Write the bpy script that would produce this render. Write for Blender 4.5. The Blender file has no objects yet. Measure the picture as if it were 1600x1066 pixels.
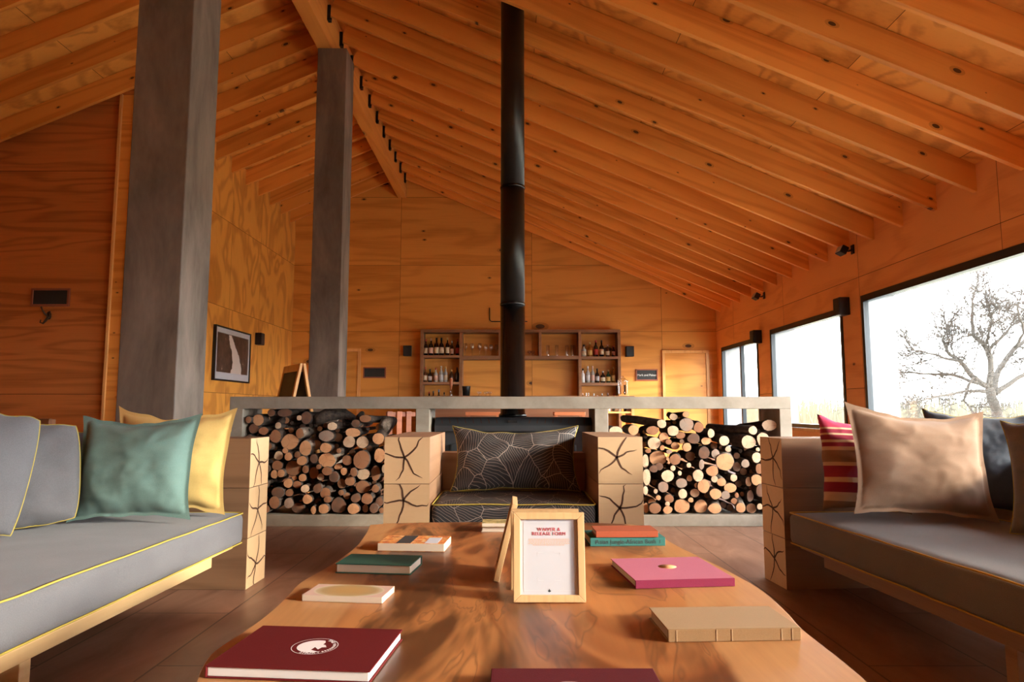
import bpy, bmesh, math, random
from mathutils import Vector, Matrix, noise
R = math.radians
C = bpy.context.scene.collection
SC = bpy.context.scene
random.seed(7)
# ---------------------------------------------------------------- camera
FPX, HCAM, PITCH = 1067.0, 0.86, R(5.73)
cam = bpy.data.objects.new('camera', bpy.data.cameras.new('camera')); C.objects.link(cam)
cam.location = (0, 0, HCAM); cam.rotation_euler = (R(90) + PITCH, 0, 0)
cam.data.sensor_width = 36; cam.data.lens = FPX / 1600 * 36; cam.data.clip_start = .02; cam.data.clip_end = 300
SC.camera = cam
# ---------------------------------------------------------------- world, lights, exposure
SKY = 21.0
w = bpy.data.worlds.new('world'); SC.world = w; w.use_nodes = True
nt = w.node_tree; bg = nt.nodes['Background']
tc = nt.nodes.new('ShaderNodeTexCoord'); sp = nt.nodes.new('ShaderNodeSeparateXYZ'); cr = nt.nodes.new('ShaderNodeValToRGB')
nt.links.new(tc.outputs['Generated'], sp.inputs[0]); nt.links.new(sp.outputs['Z'], cr.inputs[0])
cr.color_ramp.elements[0].color = (.86, .88, .88, 1); cr.color_ramp.elements[1].color = (.80, .88, 1, 1)
nt.links.new(cr.outputs[0], bg.inputs['Color']); bg.inputs['Strength'].default_value = SKY
vs = SC.view_settings; vs.view_transform = 'Standard'; vs.look = 'None'; vs.gamma = 1; vs.exposure = 0.33
vs.use_curve_mapping = False
SC.cycles.use_denoising = True
SC.cycles.max_bounces = 8; SC.cycles.diffuse_bounces = 6; SC.cycles.sample_clamp_indirect = 8
sun = bpy.data.objects.new('sun', bpy.data.lights.new('sun', 'SUN')); C.objects.link(sun)
sun.data.energy = 8.5; sun.data.angle = R(9); sun.data.color = (1, .90, .76)
sun.rotation_euler = Vector((.90, -.34, .27)).to_track_quat('Z', 'Y').to_euler()

# ---------------------------------------------------------------- pixel helpers (1600x1066)
def ray(px, py):
    u = (px - 800) / FPX; v = (533 - py) / FPX
    return Vector((u, math.cos(PITCH) - v * math.sin(PITCH), v * math.cos(PITCH) + math.sin(PITCH)))
O0 = Vector((0, 0, HCAM))
def atZ(px, py, z): r = ray(px, py); return O0 + r * ((z - HCAM) / r.z)
def atY(px, py, y): r = ray(px, py); return O0 + r * (y / r.y)
def atX(px, py, x): r = ray(px, py); return O0 + r * (x / r.x)

# ---------------------------------------------------------------- materials
MATS = {}
def newmat(name):
    m = bpy.data.materials.new(name); m.use_nodes = True; MATS[name] = m
    return m, m.node_tree, m.node_tree.nodes['Principled BSDF']
def N(nt, t, **k):
    n = nt.nodes.new(t)
    for a, b in k.items(): setattr(n, a, b)
    return n
def L(nt, a, b): nt.links.new(a, b)
def math_(nt, op, a, b=None, c=None, clamp=False):
    n = N(nt, 'ShaderNodeMath', operation=op); n.use_clamp = clamp
    for i, v in enumerate((a, b, c)):
        if v is None: continue
        if isinstance(v, (int, float)): n.inputs[i].default_value = v
        else: L(nt, v, n.inputs[i])
    return n.outputs[0]
def ramp(nt, fac, stops):
    n = N(nt, 'ShaderNodeValToRGB'); e = n.color_ramp.elements
    while len(e) < len(stops): e.new(.5)
    for i, (p, c) in enumerate(stops): e[i].position = p; e[i].color = (*c, 1) if len(c) == 3 else c
    L(nt, fac, n.inputs[0]); return n.outputs[0]
def mixc(nt, fac, a, b, mode='MIX'):
    n = N(nt, 'ShaderNodeMix', data_type='RGBA', blend_type=mode)
    for i, v in ((0, fac), (6, a), (7, b)):
        if isinstance(v, (int, float)): n.inputs[i].default_value = v
        elif isinstance(v, tuple): n.inputs[i].default_value = (*v, 1) if len(v) == 3 else v
        else: L(nt, v, n.inputs[i])
    return n.outputs[2]
def coords(nt, scale, rand=True, panel=False, coord='Object'):
    t = N(nt, 'ShaderNodeTexCoord'); v = t.outputs[coord]
    if panel:
        a = N(nt, 'ShaderNodeAttribute', attribute_name='pnl'); m = N(nt, 'ShaderNodeVectorMath', operation='MULTIPLY_ADD')
        L(nt, a.outputs['Color'], m.inputs[0]); m.inputs[1].default_value = (37, 53, 71); L(nt, v, m.inputs[2]); v = m.outputs[0]
    if rand:
        o = N(nt, 'ShaderNodeObjectInfo'); m = N(nt, 'ShaderNodeVectorMath', operation='MULTIPLY_ADD')
        cb = N(nt, 'ShaderNodeCombineXYZ')
        for i in range(3): L(nt, o.outputs['Random'], cb.inputs[i])
        L(nt, cb.outputs[0], m.inputs[0]); m.inputs[1].default_value = (41, 67, 23); L(nt, v, m.inputs[2]); v = m.outputs[0]
    mp = N(nt, 'ShaderNodeMapping'); mp.inputs['Scale'].default_value = scale; L(nt, v, mp.inputs[0])
    return mp.outputs[0]
def noise_(nt, vec, scale, detail=3, rough=.5, dist=0):
    n = N(nt, 'ShaderNodeTexNoise'); n.inputs['Scale'].default_value = scale; n.inputs['Detail'].default_value = detail
    n.inputs['Roughness'].default_value = rough; n.inputs['Distortion'].default_value = dist; L(nt, vec, n.inputs['Vector'])
    return n.outputs['Fac']
def bump(nt, b, h, strength=.2, dist=.01):
    n = N(nt, 'ShaderNodeBump'); n.inputs['Strength'].default_value = strength; n.inputs['Distance'].default_value = dist
    L(nt, h, n.inputs['Height']); L(nt, n.outputs[0], b.inputs['Normal'])
def ax3(axis, along, across):
    s = [across] * 3
    s['XYZ'.index(axis)] = along
    return tuple(s)
def flat(name, col, rough=.5, metal=0, emit=None, coat=0, bumpy=0):
    m, nt, b = newmat(name); b.inputs['Base Color'].default_value = (*col, 1); b.inputs['Roughness'].default_value = rough
    b.inputs['Metallic'].default_value = metal; b.inputs['Coat Weight'].default_value = coat
    v = coords(nt, (1, 1, 1)); n = noise_(nt, v, 9, 4)
    c = mixc(nt, math_(nt, 'MULTIPLY', n, .35), col, tuple(x * .7 for x in col)); L(nt, c, b.inputs['Base Color'])
    if bumpy: bump(nt, b, noise_(nt, v, bumpy, 4), .25, .004)
    if emit: b.inputs['Emission Color'].default_value = (*col, 1); b.inputs['Emission Strength'].default_value = emit
    return m
def wood(name, c1, c2, axis='X', along=.18, across=1.0, k=9, rough=.45, knots=0, figure=.5, panel=False, spec=.4, dist=.6, knotplane='Y'):
    m, nt, b = newmat(name)
    v = coords(nt, ax3(axis, along, across), True, panel)
    n1 = noise_(nt, v, 2.2, 2.0, .45, dist)
    s = math_(nt, 'SINE', math_(nt, 'MULTIPLY', n1, k * 6.28))
    s = math_(nt, 'MULTIPLY_ADD', s, .5, .5)
    s = math_(nt, 'POWER', s, 2.2)
    v2 = coords(nt, ax3(axis, along * .25, across * 1.0), True, panel)
    fine = noise_(nt, v2, 60, 3, .6)
    big = noise_(nt, v, .9, 2)
    mx = math_(nt, 'ADD', math_(nt, 'MULTIPLY', s, figure), math_(nt, 'MULTIPLY', math_(nt, 'SUBTRACT', fine, .5), .7), clamp=True)
    mx = math_(nt, 'ADD', mx, math_(nt, 'MULTIPLY', math_(nt, 'SUBTRACT', big, .5), .9), clamp=True)
    col = mixc(nt, mx, c1, c2)
    if knots:
        kv = ax3(axis, knots, knots * 2.0)
        ks = N(nt, 'ShaderNodeSeparateXYZ'); L(nt, coords(nt, tuple(kv), True, panel), ks.inputs[0]); kb = N(nt, 'ShaderNodeCombineXYZ')
        for i_, a_ in enumerate(c_ for c_ in 'XYZ' if c_ != knotplane): L(nt, ks.outputs[a_], kb.inputs[i_])
        kc = kb.outputs[0]
        vo = N(nt, 'ShaderNodeTexVoronoi', voronoi_dimensions='2D'); vo.inputs['Scale'].default_value = 1; L(nt, kc, vo.inputs['Vector'])
        sp = N(nt, 'ShaderNodeSeparateColor'); L(nt, vo.outputs['Color'], sp.inputs[0])
        th = math_(nt, 'MULTIPLY', math_(nt, 'SUBTRACT', sp.outputs[0], .42), .12)
        kk = math_(nt, 'LESS_THAN', vo.outputs['Distance'], th)
        ring = math_(nt, 'LESS_THAN', vo.outputs['Distance'], math_(nt, 'MULTIPLY', th, 1.9))
        col = mixc(nt, math_(nt, 'MULTIPLY', ring, .35), col, tuple(x * .45 for x in c2))
        col = mixc(nt, math_(nt, 'MULTIPLY', kk, .9), col, (.035, .012, .004))
    oi = N(nt, 'ShaderNodeObjectInfo'); hs = N(nt, 'ShaderNodeHueSaturation')
    L(nt, math_(nt, 'MULTIPLY_ADD', oi.outputs['Random'], .3, .86), hs.inputs['Value']); L(nt, col, hs.inputs['Color']); col = hs.outputs[0]
    L(nt, col, b.inputs['Base Color']); b.inputs['Roughness'].default_value = rough
    b.inputs['Specular IOR Level'].default_value = spec
    bump(nt, b, fine, .12, .003)
    return m
PLY1, PLY2 = (.78, .34, .066), (.46, .15, .020)
wood('ply_back', PLY1, PLY2, 'X', .16, 1.0, 4.5, .5, .8, .45, True)
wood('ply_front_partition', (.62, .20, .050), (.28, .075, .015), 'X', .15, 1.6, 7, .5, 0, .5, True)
wood('ply_left', (.84, .38, .07), (.46, .16, .022), 'Z', .42, .75, 5.5, .45, 0, .6, True)
wood('ply_right', (.76, .34, .11), (.57, .21, .055), 'Y', .25, 1.0, 4, .5, .5, .45, True, knotplane='X')
wood('ply_ceiling', (.80, .35, .070), (.44, .15, .022), 'X', .9, .6, 6, .5, 0, .6, True)
wood('rafter_pine', (.80, .335, .066), (.56, .185, .028), 'X', .10, 1.6, 6, .45, 2.3, .6)
wood('beam_pine', (.80, .33, .07), (.60, .20, .035), 'Y', .10, 1.6, 6, .45, .8, .5, knotplane='Z')
wood('trim_pine', (.80, .42, .14), (.62, .26, .07), 'Z', .12, 1.6, 6, .45, 0, .5)
wood('rail_pine', (.62, .42, .20), (.48, .28, .12), 'Y', .10, 1.5, 6, .5, 0, .4)
wood('pale_frame_wood', (.60, .38, .18), (.48, .28, .12), 'Z', .2, 8, 6, .45, 0, .4)
wood('sleeper_side_x', (.24, .13, .068), (.14, .07, .034), 'X', .08, 1.3, 7, .6, 0, .5, True)
wood('sleeper_side_y', (.36, .20, .11), (.24, .12, .06), 'Y', .08, 1.3, 7, .6, 0, .5, True)
wood('sleeper_end', (.58, .38, .20), (.47, .29, .14), 'X', 1, 1, 2, .6, 0, .3, True)
wood('shelf_wood', (.30, .14, .065), (.20, .085, .038), 'X', .2, 2, 6, .5, 0, .5)
wood('stool_wood', (.46, .15, .06), (.32, .09, .035), 'X', .2, 3, 6, .4, 0, .5)
wood('dark_bench_wood', (.25, .105, .05), (.14, .055, .026), 'X', .1, 1.4, 7, .5, 0, .5)
flat('seam_dark', (.06, .02, .008), .9)
flat('crack_dark', (.075, .03, .012), .9)
flat('black_metal', (.012, .012, .013), .42, .3)
flat('flue_matt', (.009, .008, .007), .38)
flat('flue_enamel', (.006, .006, .006), .13)
flat('stove_iron', (.034, .037, .041), .5, .4, bumpy=60)
flat('steel', (.55, .55, .55), .25, 1)
flat('window_alu', (.018, .022, .026), .4, .3)
flat('yellow_piping', (.48, .37, .06), .8)
flat('orange_piping', (.55, .30, .03), .7)
flat('paper_white', (.50, .50, .53), .6)
flat('pages', (.52, .42, .32), .8)
flat('pages_white', (.62, .59, .56), .8)
flat('text_red', (.50, .05, .07), .6)
flat('text_grey', (.45, .40, .40), .6)
flat('text_orange', (.70, .42, .28), .6)
flat('text_black', (.03, .03, .03), .6)
flat('line_grey', (.62, .60, .60), .6)
flat('chalk', (.80, .80, .78), .9)
flat('blackboard', (.020, .022, .024), .6)
flat('emblem_white', (.80, .72, .70), .6)
flat('emblem_gold', (.60, .30, .12), .5)
flat('bronze', (.10, .06, .04), .4, .8)
flat('board_frame', (.32, .09, .045), .5)
flat('lamp_face', (.55, .52, .46), .3)
def concrete(name, c1, c2, streak=.35):
    m, nt, b = newmat(name)
    v = coords(nt, (1, 1, streak), False)
    a = noise_(nt, v, 3.0, 5, .6, .6); f = noise_(nt, v, 30, 4, .6)
    mx = math_(nt, 'ADD', math_(nt, 'MULTIPLY_ADD', a, 2.2, -.6), math_(nt, 'MULTIPLY', math_(nt, 'SUBTRACT', f, .5), .5), clamp=True)
    L(nt, mixc(nt, mx, c1, c2), b.inputs['Base Color'])
    L(nt, ramp(nt, a, [(.3, (.45,) * 3), (.7, (.75,) * 3)]), b.inputs['Roughness'])
    bump(nt, b, f, .15, .004)
    return m
concrete('column_concrete', (.23, .18, .14), (.075, .055, .040))
concrete('hearth_concrete', (.36, .315, .25), (.22, .185, .14), 1)
concrete('outer_concrete', (.26, .28, .30), (.20, .22, .24))
def fabric(name, col, col2=None, scale=900, rough=.95, var=.25):
    book_ = rough < .9
    m, nt, b = newmat(name); col2 = col2 or tuple(x * .75 for x in col)
    v = coords(nt, (1, 1, 1), True)
    wv = noise_(nt, v, scale, 2, .7); bg_ = noise_(nt, v, 5, 3)
    f = math_(nt, 'ADD', math_(nt, 'MULTIPLY', math_(nt, 'SUBTRACT', wv, .5), 1.6), math_(nt, 'MULTIPLY', bg_, .9), clamp=True)
    L(nt, mixc(nt, f, col, col2), b.inputs['Base Color']); b.inputs['Roughness'].default_value = rough
    b.inputs['Sheen Weight'].default_value = 0 if book_ else .12; b.inputs['Specular IOR Level'].default_value = .10 if book_ else .2
    bump(nt, b, wv, .3, .001)
    return m
fabric('grey_canvas', (.16, .157, .162), (.105, .102, .107), 350)
fabric('brown_grey_canvas', (.20, .175, .155), (.14, .12, .11), 350)
fabric('teal_linen', (.17, .27, .235), (.12, .20, .175), 350)
fabric('yellow_linen', (.80, .56, .20), (.68, .45, .14), 350)
fabric('beige_linen', (.28, .175, .11), (.23, .14, .088), 350)
fabric('navy_canvas', (.075, .085, .10), (.05, .055, .065), 350)
fabric('green_cloth', (.055, .13, .095), (.035, .095, .07), 500, .7)
fabric('red_cloth', (.12, .012, .012), (.095, .009, .010), 500, .7)
fabric('dark_red_cloth', (.10, .013, .016), (.08, .010, .013), 500, .7)
fabric('pink_cloth', (.48, .15, .20), (.42, .125, .18), 500, .7)
fabric('magenta_cloth', (.22, .025, .06), (.17, .02, .045), 500, .7)
fabric('tan_cloth', (.37, .24, .13), (.32, .205, .11), 500, .7)
fabric('tan_spine_cloth', (.26, .15, .07), (.21, .12, .055), 500, .7)
fabric('brick_cloth', (.38, .095, .045), (.32, .075, .035), 500, .7)
fabric('teal_book_cloth', (.05, .18, .155), (.038, .14, .12), 500, .7)
def stripes():
    m, nt, b = newmat('striped_cloth'); v = coords(nt, (1, 1, 1), False)
    s = N(nt, 'ShaderNodeSeparateXYZ'); L(nt, v, s.inputs[0])
    red, cr_, tan = (.30, .02, .05), (.66, .45, .28), (.30, .16, .09)
    f = math_(nt, 'MULTIPLY_ADD', s.outputs['Z'], 1 / .44, .5)
    n = N(nt, 'ShaderNodeValToRGB'); n.color_ramp.interpolation = 'CONSTANT'; e = n.color_ramp.elements
    st = [(0, tan), (.10, cr_), (.19, red), (.29, cr_), (.34, red), (.46, cr_), (.50, tan), (.62, cr_), (.66, red), (.70, cr_), (.73, red), (.78, cr_), (.80, red), (.84, cr_), (.86, (.50, .04, .10))]
    while len(e) < len(st): e.new(.5)
    for i, (p, c) in enumerate(st): e[i].position = p; e[i].color = (*c, 1)
    L(nt, f, n.inputs[0]); L(nt, n.outputs[0], b.inputs['Base Color']); b.inputs['Roughness'].default_value = .9
    bump(nt, b, noise_(nt, v, 500, 2), .3, .001)
stripes()
def leafcloth():
    m, nt, b = newmat('leaf_line_cloth'); v = coords(nt, (1, 1, 1), False)
    sp = N(nt, 'ShaderNodeSeparateXYZ'); L(nt, v, sp.inputs[0])
    cb = N(nt, 'ShaderNodeCombineXYZ'); L(nt, sp.outputs['X'], cb.inputs[0])
    L(nt, math_(nt, 'MULTIPLY_ADD', sp.outputs['Y'], .6, sp.outputs['Z']), cb.inputs[1])
    vv = cb.outputs[0]
    nz = N(nt, 'ShaderNodeTexNoise'); nz.inputs['Scale'].default_value = 5; L(nt, vv, nz.inputs['Vector'])
    wv = N(nt, 'ShaderNodeVectorMath', operation='MULTIPLY_ADD'); L(nt, nz.outputs['Color'], wv.inputs[0]); wv.inputs[1].default_value = (.07, .07, 0); L(nt, vv, wv.inputs[2])
    v1 = N(nt, 'ShaderNodeTexVoronoi', voronoi_dimensions='2D'); v1.inputs['Scale'].default_value = 8; L(nt, wv.outputs[0], v1.inputs['Vector'])
    v2 = N(nt, 'ShaderNodeTexVoronoi', voronoi_dimensions='2D', feature='DISTANCE_TO_EDGE'); v2.inputs['Scale'].default_value = 8; L(nt, wv.outputs[0], v2.inputs['Vector'])
    sc = N(nt, 'ShaderNodeSeparateColor'); L(nt, v1.outputs['Color'], sc.inputs[0])
    ang = math_(nt, 'MULTIPLY', sc.outputs[0], 3.14)
    s2 = N(nt, 'ShaderNodeSeparateXYZ'); L(nt, wv.outputs[0], s2.inputs[0])
    u = math_(nt, 'ADD', math_(nt, 'MULTIPLY', s2.outputs[0], math_(nt, 'COSINE', ang)), math_(nt, 'MULTIPLY', s2.outputs[1], math_(nt, 'SINE', ang)))
    fr = math_(nt, 'FRACT', math_(nt, 'MULTIPLY', u, 75))
    line = math_(nt, 'MULTIPLY', math_(nt, 'LESS_THAN', fr, .17), .35)
    ed = math_(nt, 'MULTIPLY', math_(nt, 'LESS_THAN', v2.outputs['Distance'], .013), .6)
    f = math_(nt, 'MAXIMUM', line, ed)
    L(nt, mixc(nt, f, (.022, .019, .019), (.50, .40, .33)), b.inputs['Base Color']); b.inputs['Roughness'].default_value = .75
leafcloth()
def tablewood():
    m, nt, b = newmat('table_slab_wood')
    v = coords(nt, (1.0, .30, 1.0), False)
    n0 = noise_(nt, v, 2.3, 3, .5, 1.2)
    s = math_(nt, 'MULTIPLY_ADD', math_(nt, 'SINE', math_(nt, 'MULTIPLY', n0, 62)), .5, .5)
    v2 = coords(nt, (1.0, .05, 1.0), False); fine = noise_(nt, v2, 70, 3, .6)
    v3 = coords(nt, (1.0, .22, 1.0), False); broad = noise_(nt, v3, 4.2, 4, .6, 1.4)
    base = ramp(nt, math_(nt, 'ADD', math_(nt, 'MULTIPLY', n0, 1), math_(nt, 'MULTIPLY', math_(nt, 'SUBTRACT', s, .5), .10)), [(.34, (.46, .19, .06)), (.5, (.27, .088, .026)), (.62, (.11, .032, .010))])
    dark = ramp(nt, broad, [(.50, (0, 0, 0)), (.60, (1, 1, 1))])
    base = mixc(nt, math_(nt, 'MULTIPLY', dark, .85), base, (.035, .012, .005))
    th = ramp(nt, math_(nt, 'ABSOLUTE', math_(nt, 'SUBTRACT', broad, .5)), [(.0, (1, 1, 1)), (.012, (0, 0, 0))])
    base = mixc(nt, math_(nt, 'MULTIPLY', th, .5), base, (.045, .02, .012))
    # sapwood along the live edges
    t = N(nt, 'ShaderNodeTexCoord'); sx = N(nt, 'ShaderNodeSeparateXYZ'); L(nt, t.outputs['Object'], sx.inputs[0])
    e = math_(nt, 'ADD', math_(nt, 'ABSOLUTE', sx.outputs['X']), math_(nt, 'MULTIPLY', math_(nt, 'SUBTRACT', noise_(nt, v3, 3, 2, .5, .5), .5), .38))
    sap = ramp(nt, math_(nt, 'MULTIPLY', e, 1), [(.37, (0, 0, 0)), (.378, (1, 1, 1))])
    sapc = mixc(nt, math_(nt, 'MULTIPLY', s, .3), (.50, .25, .095), (.38, .165, .058))
    base = mixc(nt, math_(nt, 'MULTIPLY', sap, .9), base, sapc)
    base = mixc(nt, math_(nt, 'MULTIPLY', math_(nt, 'SUBTRACT', fine, .35), .5, clamp=True), base, (.14, .05, .02))
    L(nt, base, b.inputs['Base Color']); b.inputs['Roughness'].default_value = .36; b.inputs['Specular IOR Level'].default_value = .32
    bump(nt, b, fine, .08, .002)
tablewood()
def floormat():
    m, nt, b = newmat('floor_tile')
    v = coords(nt, (1, 1, 1), False)
    rot = N(nt, 'ShaderNodeMapping'); rot.inputs['Rotation'].default_value = (0, 0, R(0)); L(nt, v, rot.inputs[0])
    br = N(nt, 'ShaderNodeTexBrick'); br.offset = .5; br.inputs['Scale'].default_value = 1; br.inputs['Mortar Size'].default_value = .004
    br.inputs['Brick Width'].default_value = 1.2; br.inputs['Row Height'].default_value = .4
    br.inputs['Color1'].default_value = (.34, .18, .115, 1); br.inputs['Color2'].default_value = (.26, .13, .08, 1); br.inputs['Mortar'].default_value = (.05, .022, .014, 1)
    sw = N(nt, 'ShaderNodeMapping'); sw.inputs['Rotation'].default_value = (0, 0, R(90)); L(nt, rot.outputs[0], sw.inputs[0]); L(nt, sw.outputs[0], br.inputs['Vector'])
    g = coords(nt, (1.2, .35, 1), False); a = noise_(nt, g, 5, 4, .6, .8)
    c = mixc(nt, math_(nt, 'MULTIPLY_ADD', a, 1.5, -.4, clamp=True), br.outputs['Color'], (.13, .055, .032))
    L(nt, c, b.inputs['Base Color']); L(nt, math_(nt, 'MULTIPLY_ADD', a, .25, .27), b.inputs['Roughness'])
    bump(nt, b, br.outputs['Fac'], -.3, .002)
floormat()
def logend():
    m, nt, b = newmat('log_cut_end')
    t = N(nt, 'ShaderNodeTexCoord'); v = t.outputs['Object']
    s = N(nt, 'ShaderNodeSeparateXYZ'); L(nt, v, s.inputs[0])
    nz = noise_(nt, coords(nt, (1, 1, 1), True), 26, 3)
    r = math_(nt, 'SQRT', math_(nt, 'ADD', math_(nt, 'POWER', s.outputs['X'], 2), math_(nt, 'POWER', s.outputs['Z'], 2)))
    w_ = math_(nt, 'MULTIPLY_ADD', math_(nt, 'SINE', math_(nt, 'MULTIPLY', math_(nt, 'ADD', r, math_(nt, 'MULTIPLY', nz, .012)), 900)), .5, .5)
    ang = math_(nt, 'ARCTAN2', s.outputs['X'], s.outputs['Z'])
    crk = math_(nt, 'LESS_THAN', math_(nt, 'ABSOLUTE', math_(nt, 'SINE', math_(nt, 'MULTIPLY_ADD', nz, 1.2, math_(nt, 'MULTIPLY', ang, 1.5)))), .045)
    oi = N(nt, 'ShaderNodeObjectInfo')
    c = mixc(nt, math_(nt, 'MULTIPLY', w_, .3), oi.outputs['Color'], (.30, .12, .05))
    blot = math_(nt, 'MULTIPLY_ADD', noise_(nt, coords(nt, (1, 1, 1), True), 14, 3), 2.4, -1.0, clamp=True)
    c = mixc(nt, math_(nt, 'MULTIPLY', blot, .5), c, (.36, .13, .05))
    c = mixc(nt, math_(nt, 'MULTIPLY', crk, .55), c, (.10, .04, .02))
    L(nt, c, b.inputs['Base Color']); b.inputs['Roughness'].default_value = .9; bump(nt, b, nz, .4, .004)
logend()
def barkm(name, c1, c2):
    m, nt, b = newmat(name); v = coords(nt, (1, .3, 1), True); a = noise_(nt, v, 35, 5, .7)
    L(nt, ramp(nt, a, [(.35, c1), (.7, c2)]), b.inputs['Base Color']); b.inputs['Roughness'].default_value = .95; bump(nt, b, a, .8, .01)
barkm('bark_dark', (.025, .016, .012), (.11, .075, .055)); barkm('bark_pale', (.10, .07, .05), (.36, .29, .22)); barkm('tree_bark', (.05, .042, .035), (.09, .075, .06))
def glassm(name, tint=(.97, .98, .98), f=.08):
    m, nt, b = newmat(name); nt.nodes.remove(b)
    o = nt.nodes['Material Output']; tr = N(nt, 'ShaderNodeBsdfTransparent'); tr.inputs[0].default_value = (*tint, 1)
    gl = N(nt, 'ShaderNodeBsdfGlossy'); gl.inputs['Roughness'].default_value = .03
    mx = N(nt, 'ShaderNodeMixShader'); fr = N(nt, 'ShaderNodeLayerWeight'); fr.inputs[0].default_value = .5
    L(nt, math_(nt, 'MULTIPLY_ADD', math_(nt, 'POWER', fr.outputs['Facing'], 5), .8, f, clamp=True), mx.inputs[0]); L(nt, tr.outputs[0], mx.inputs[1]); L(nt, gl.outputs[0], mx.inputs[2]); L(nt, mx.outputs[0], o.inputs[0])
glassm('window_glass', f=.04); glassm('clear_glass', (.90, .90, .90), .22)
def bottleglass(name, col, rough=.12):
    m, nt, b = newmat(name); b.inputs['Base Color'].default_value = (*col, 1); b.inputs['Roughness'].default_value = rough; b.inputs['Coat Weight'].default_value = .5
BG = {'dark': (.015, .012, .010), 'green': (.02, .06, .03), 'clear': (.42, .40, .36), 'amber': (.30, .12, .02), 'brown': (.07, .025, .01), 'white': (.75, .75, .72)}
for k_, c_ in BG.items(): bottleglass('bottle_' + k_, c_)
LB = {'cream': (.75, .62, .42), 'red': (.5, .05, .04), 'pink': (.70, .42, .32), 'gold': (.72, .48, .16), 'black': (.02, .02, .02), 'blue': (.10, .22, .42), 'silver': (.6, .6, .6)}
for k_, c_ in LB.items(): flat('label_' + k_, c_, .5)
def photo():
    m, nt, b = newmat('photo_print'); v = coords(nt, (1, 1, 1), False)
    s = N(nt, 'ShaderNodeSeparateXYZ'); L(nt, v, s.inputs[0]); y, z = s.outputs['Y'], s.outputs['Z']   # y: + = away from camera, z 0..h
    nz = noise_(nt, v, 9, 5, .6)
    # pale river, widening towards the viewer, over dark rocky ground; sky band on top
    zz = math_(nt, 'MULTIPLY', z, 1 / .66)
    cx = math_(nt, 'ADD', math_(nt, 'MULTIPLY', math_(nt, 'SINE', math_(nt, 'MULTIPLY', zz, 5.5)), .06), math_(nt, 'MULTIPLY_ADD', zz, -.22, .12))
    wd = math_(nt, 'MULTIPLY_ADD', zz, -.17, .19)
    d = math_(nt, 'ABSOLUTE', math_(nt, 'SUBTRACT', math_(nt, 'ADD', y, math_(nt, 'MULTIPLY_ADD', nz, .16, -.08)), cx))
    riv = math_(nt, 'LESS_THAN', d, wd)
    land = ramp(nt, nz, [(.4, (.035, .022, .016)), (.66, (.09, .06, .045)), (.72, (.45, .38, .32))])
    col = mixc(nt, math_(nt, 'MULTIPLY', riv, .95), land, (.62, .54, .48))
    sky = math_(nt, 'GREATER_THAN', zz, .82)
    skyc = ramp(nt, zz, [(.82, (.10, .075, .06)), (1.0, (.42, .34, .28))])
    L(nt, mixc(nt, sky, col, skyc), b.inputs['Base Color']); b.inputs['Roughness'].default_value = .35
photo()
def leafcover():
    m, nt, b = newmat('leaf_cover'); v = coords(nt, (1, 1, 1), False); s = N(nt, 'ShaderNodeSeparateXYZ'); L(nt, v, s.inputs[0])
    d = math_(nt, 'ADD', math_(nt, 'POWER', math_(nt, 'MULTIPLY', s.outputs['X'], 13.5), 2), math_(nt, 'POWER', math_(nt, 'MULTIPLY', s.outputs['Y'], 20), 2))
    c = ramp(nt, math_(nt, 'MULTIPLY', d, .5), [(.0, (.46, .27, .09)), (.3, (.40, .27, .12)), (.46, (.52, .42, .26)), (.5, (.62, .52, .38)), (.56, (.60, .40, .32))])
    L(nt, c, b.inputs['Base Color']); b.inputs['Roughness'].default_value = .5
leafcover()
def floral():
    m, nt, b = newmat('printed_cover'); v = coords(nt, (1, 1, 1), True)
    a = noise_(nt, v, 55, 3, .6, 1.0)
    L(nt, ramp(nt, a, [(.3, (.16, .03, .02)), (.45, (.60, .14, .04)), (.55, (.80, .38, .08)), (.65, (.72, .50, .30))]), b.inputs['Base Color']); b.inputs['Roughness'].default_value = .35
    m, nt, b = newmat('olive_cover'); v = coords(nt, (1, 1, 1), True); a = noise_(nt, v, 45, 3, .6, 1.0)
    L(nt, ramp(nt, a, [(.35, (.12, .11, .06)), (.5, (.45, .33, .10)), (.65, (.60, .48, .25))]), b.inputs['Base Color']); b.inputs['Roughness'].default_value = .4
floral()
def ground():
    m, nt, b = newmat('dry_ground'); v = coords(nt, (1, 1, 1), False); a = noise_(nt, v, .8, 5)
    L(nt, ramp(nt, a, [(.3, (.22, .20, .14)), (.7, (.32, .29, .21))]), b.inputs['Base Color']); b.inputs['Roughness'].default_value = 1
ground()
flat('reed', (.10, .092, .06), 1)
flat('roof_outer', (.15, .15, .15), .8)

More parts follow.
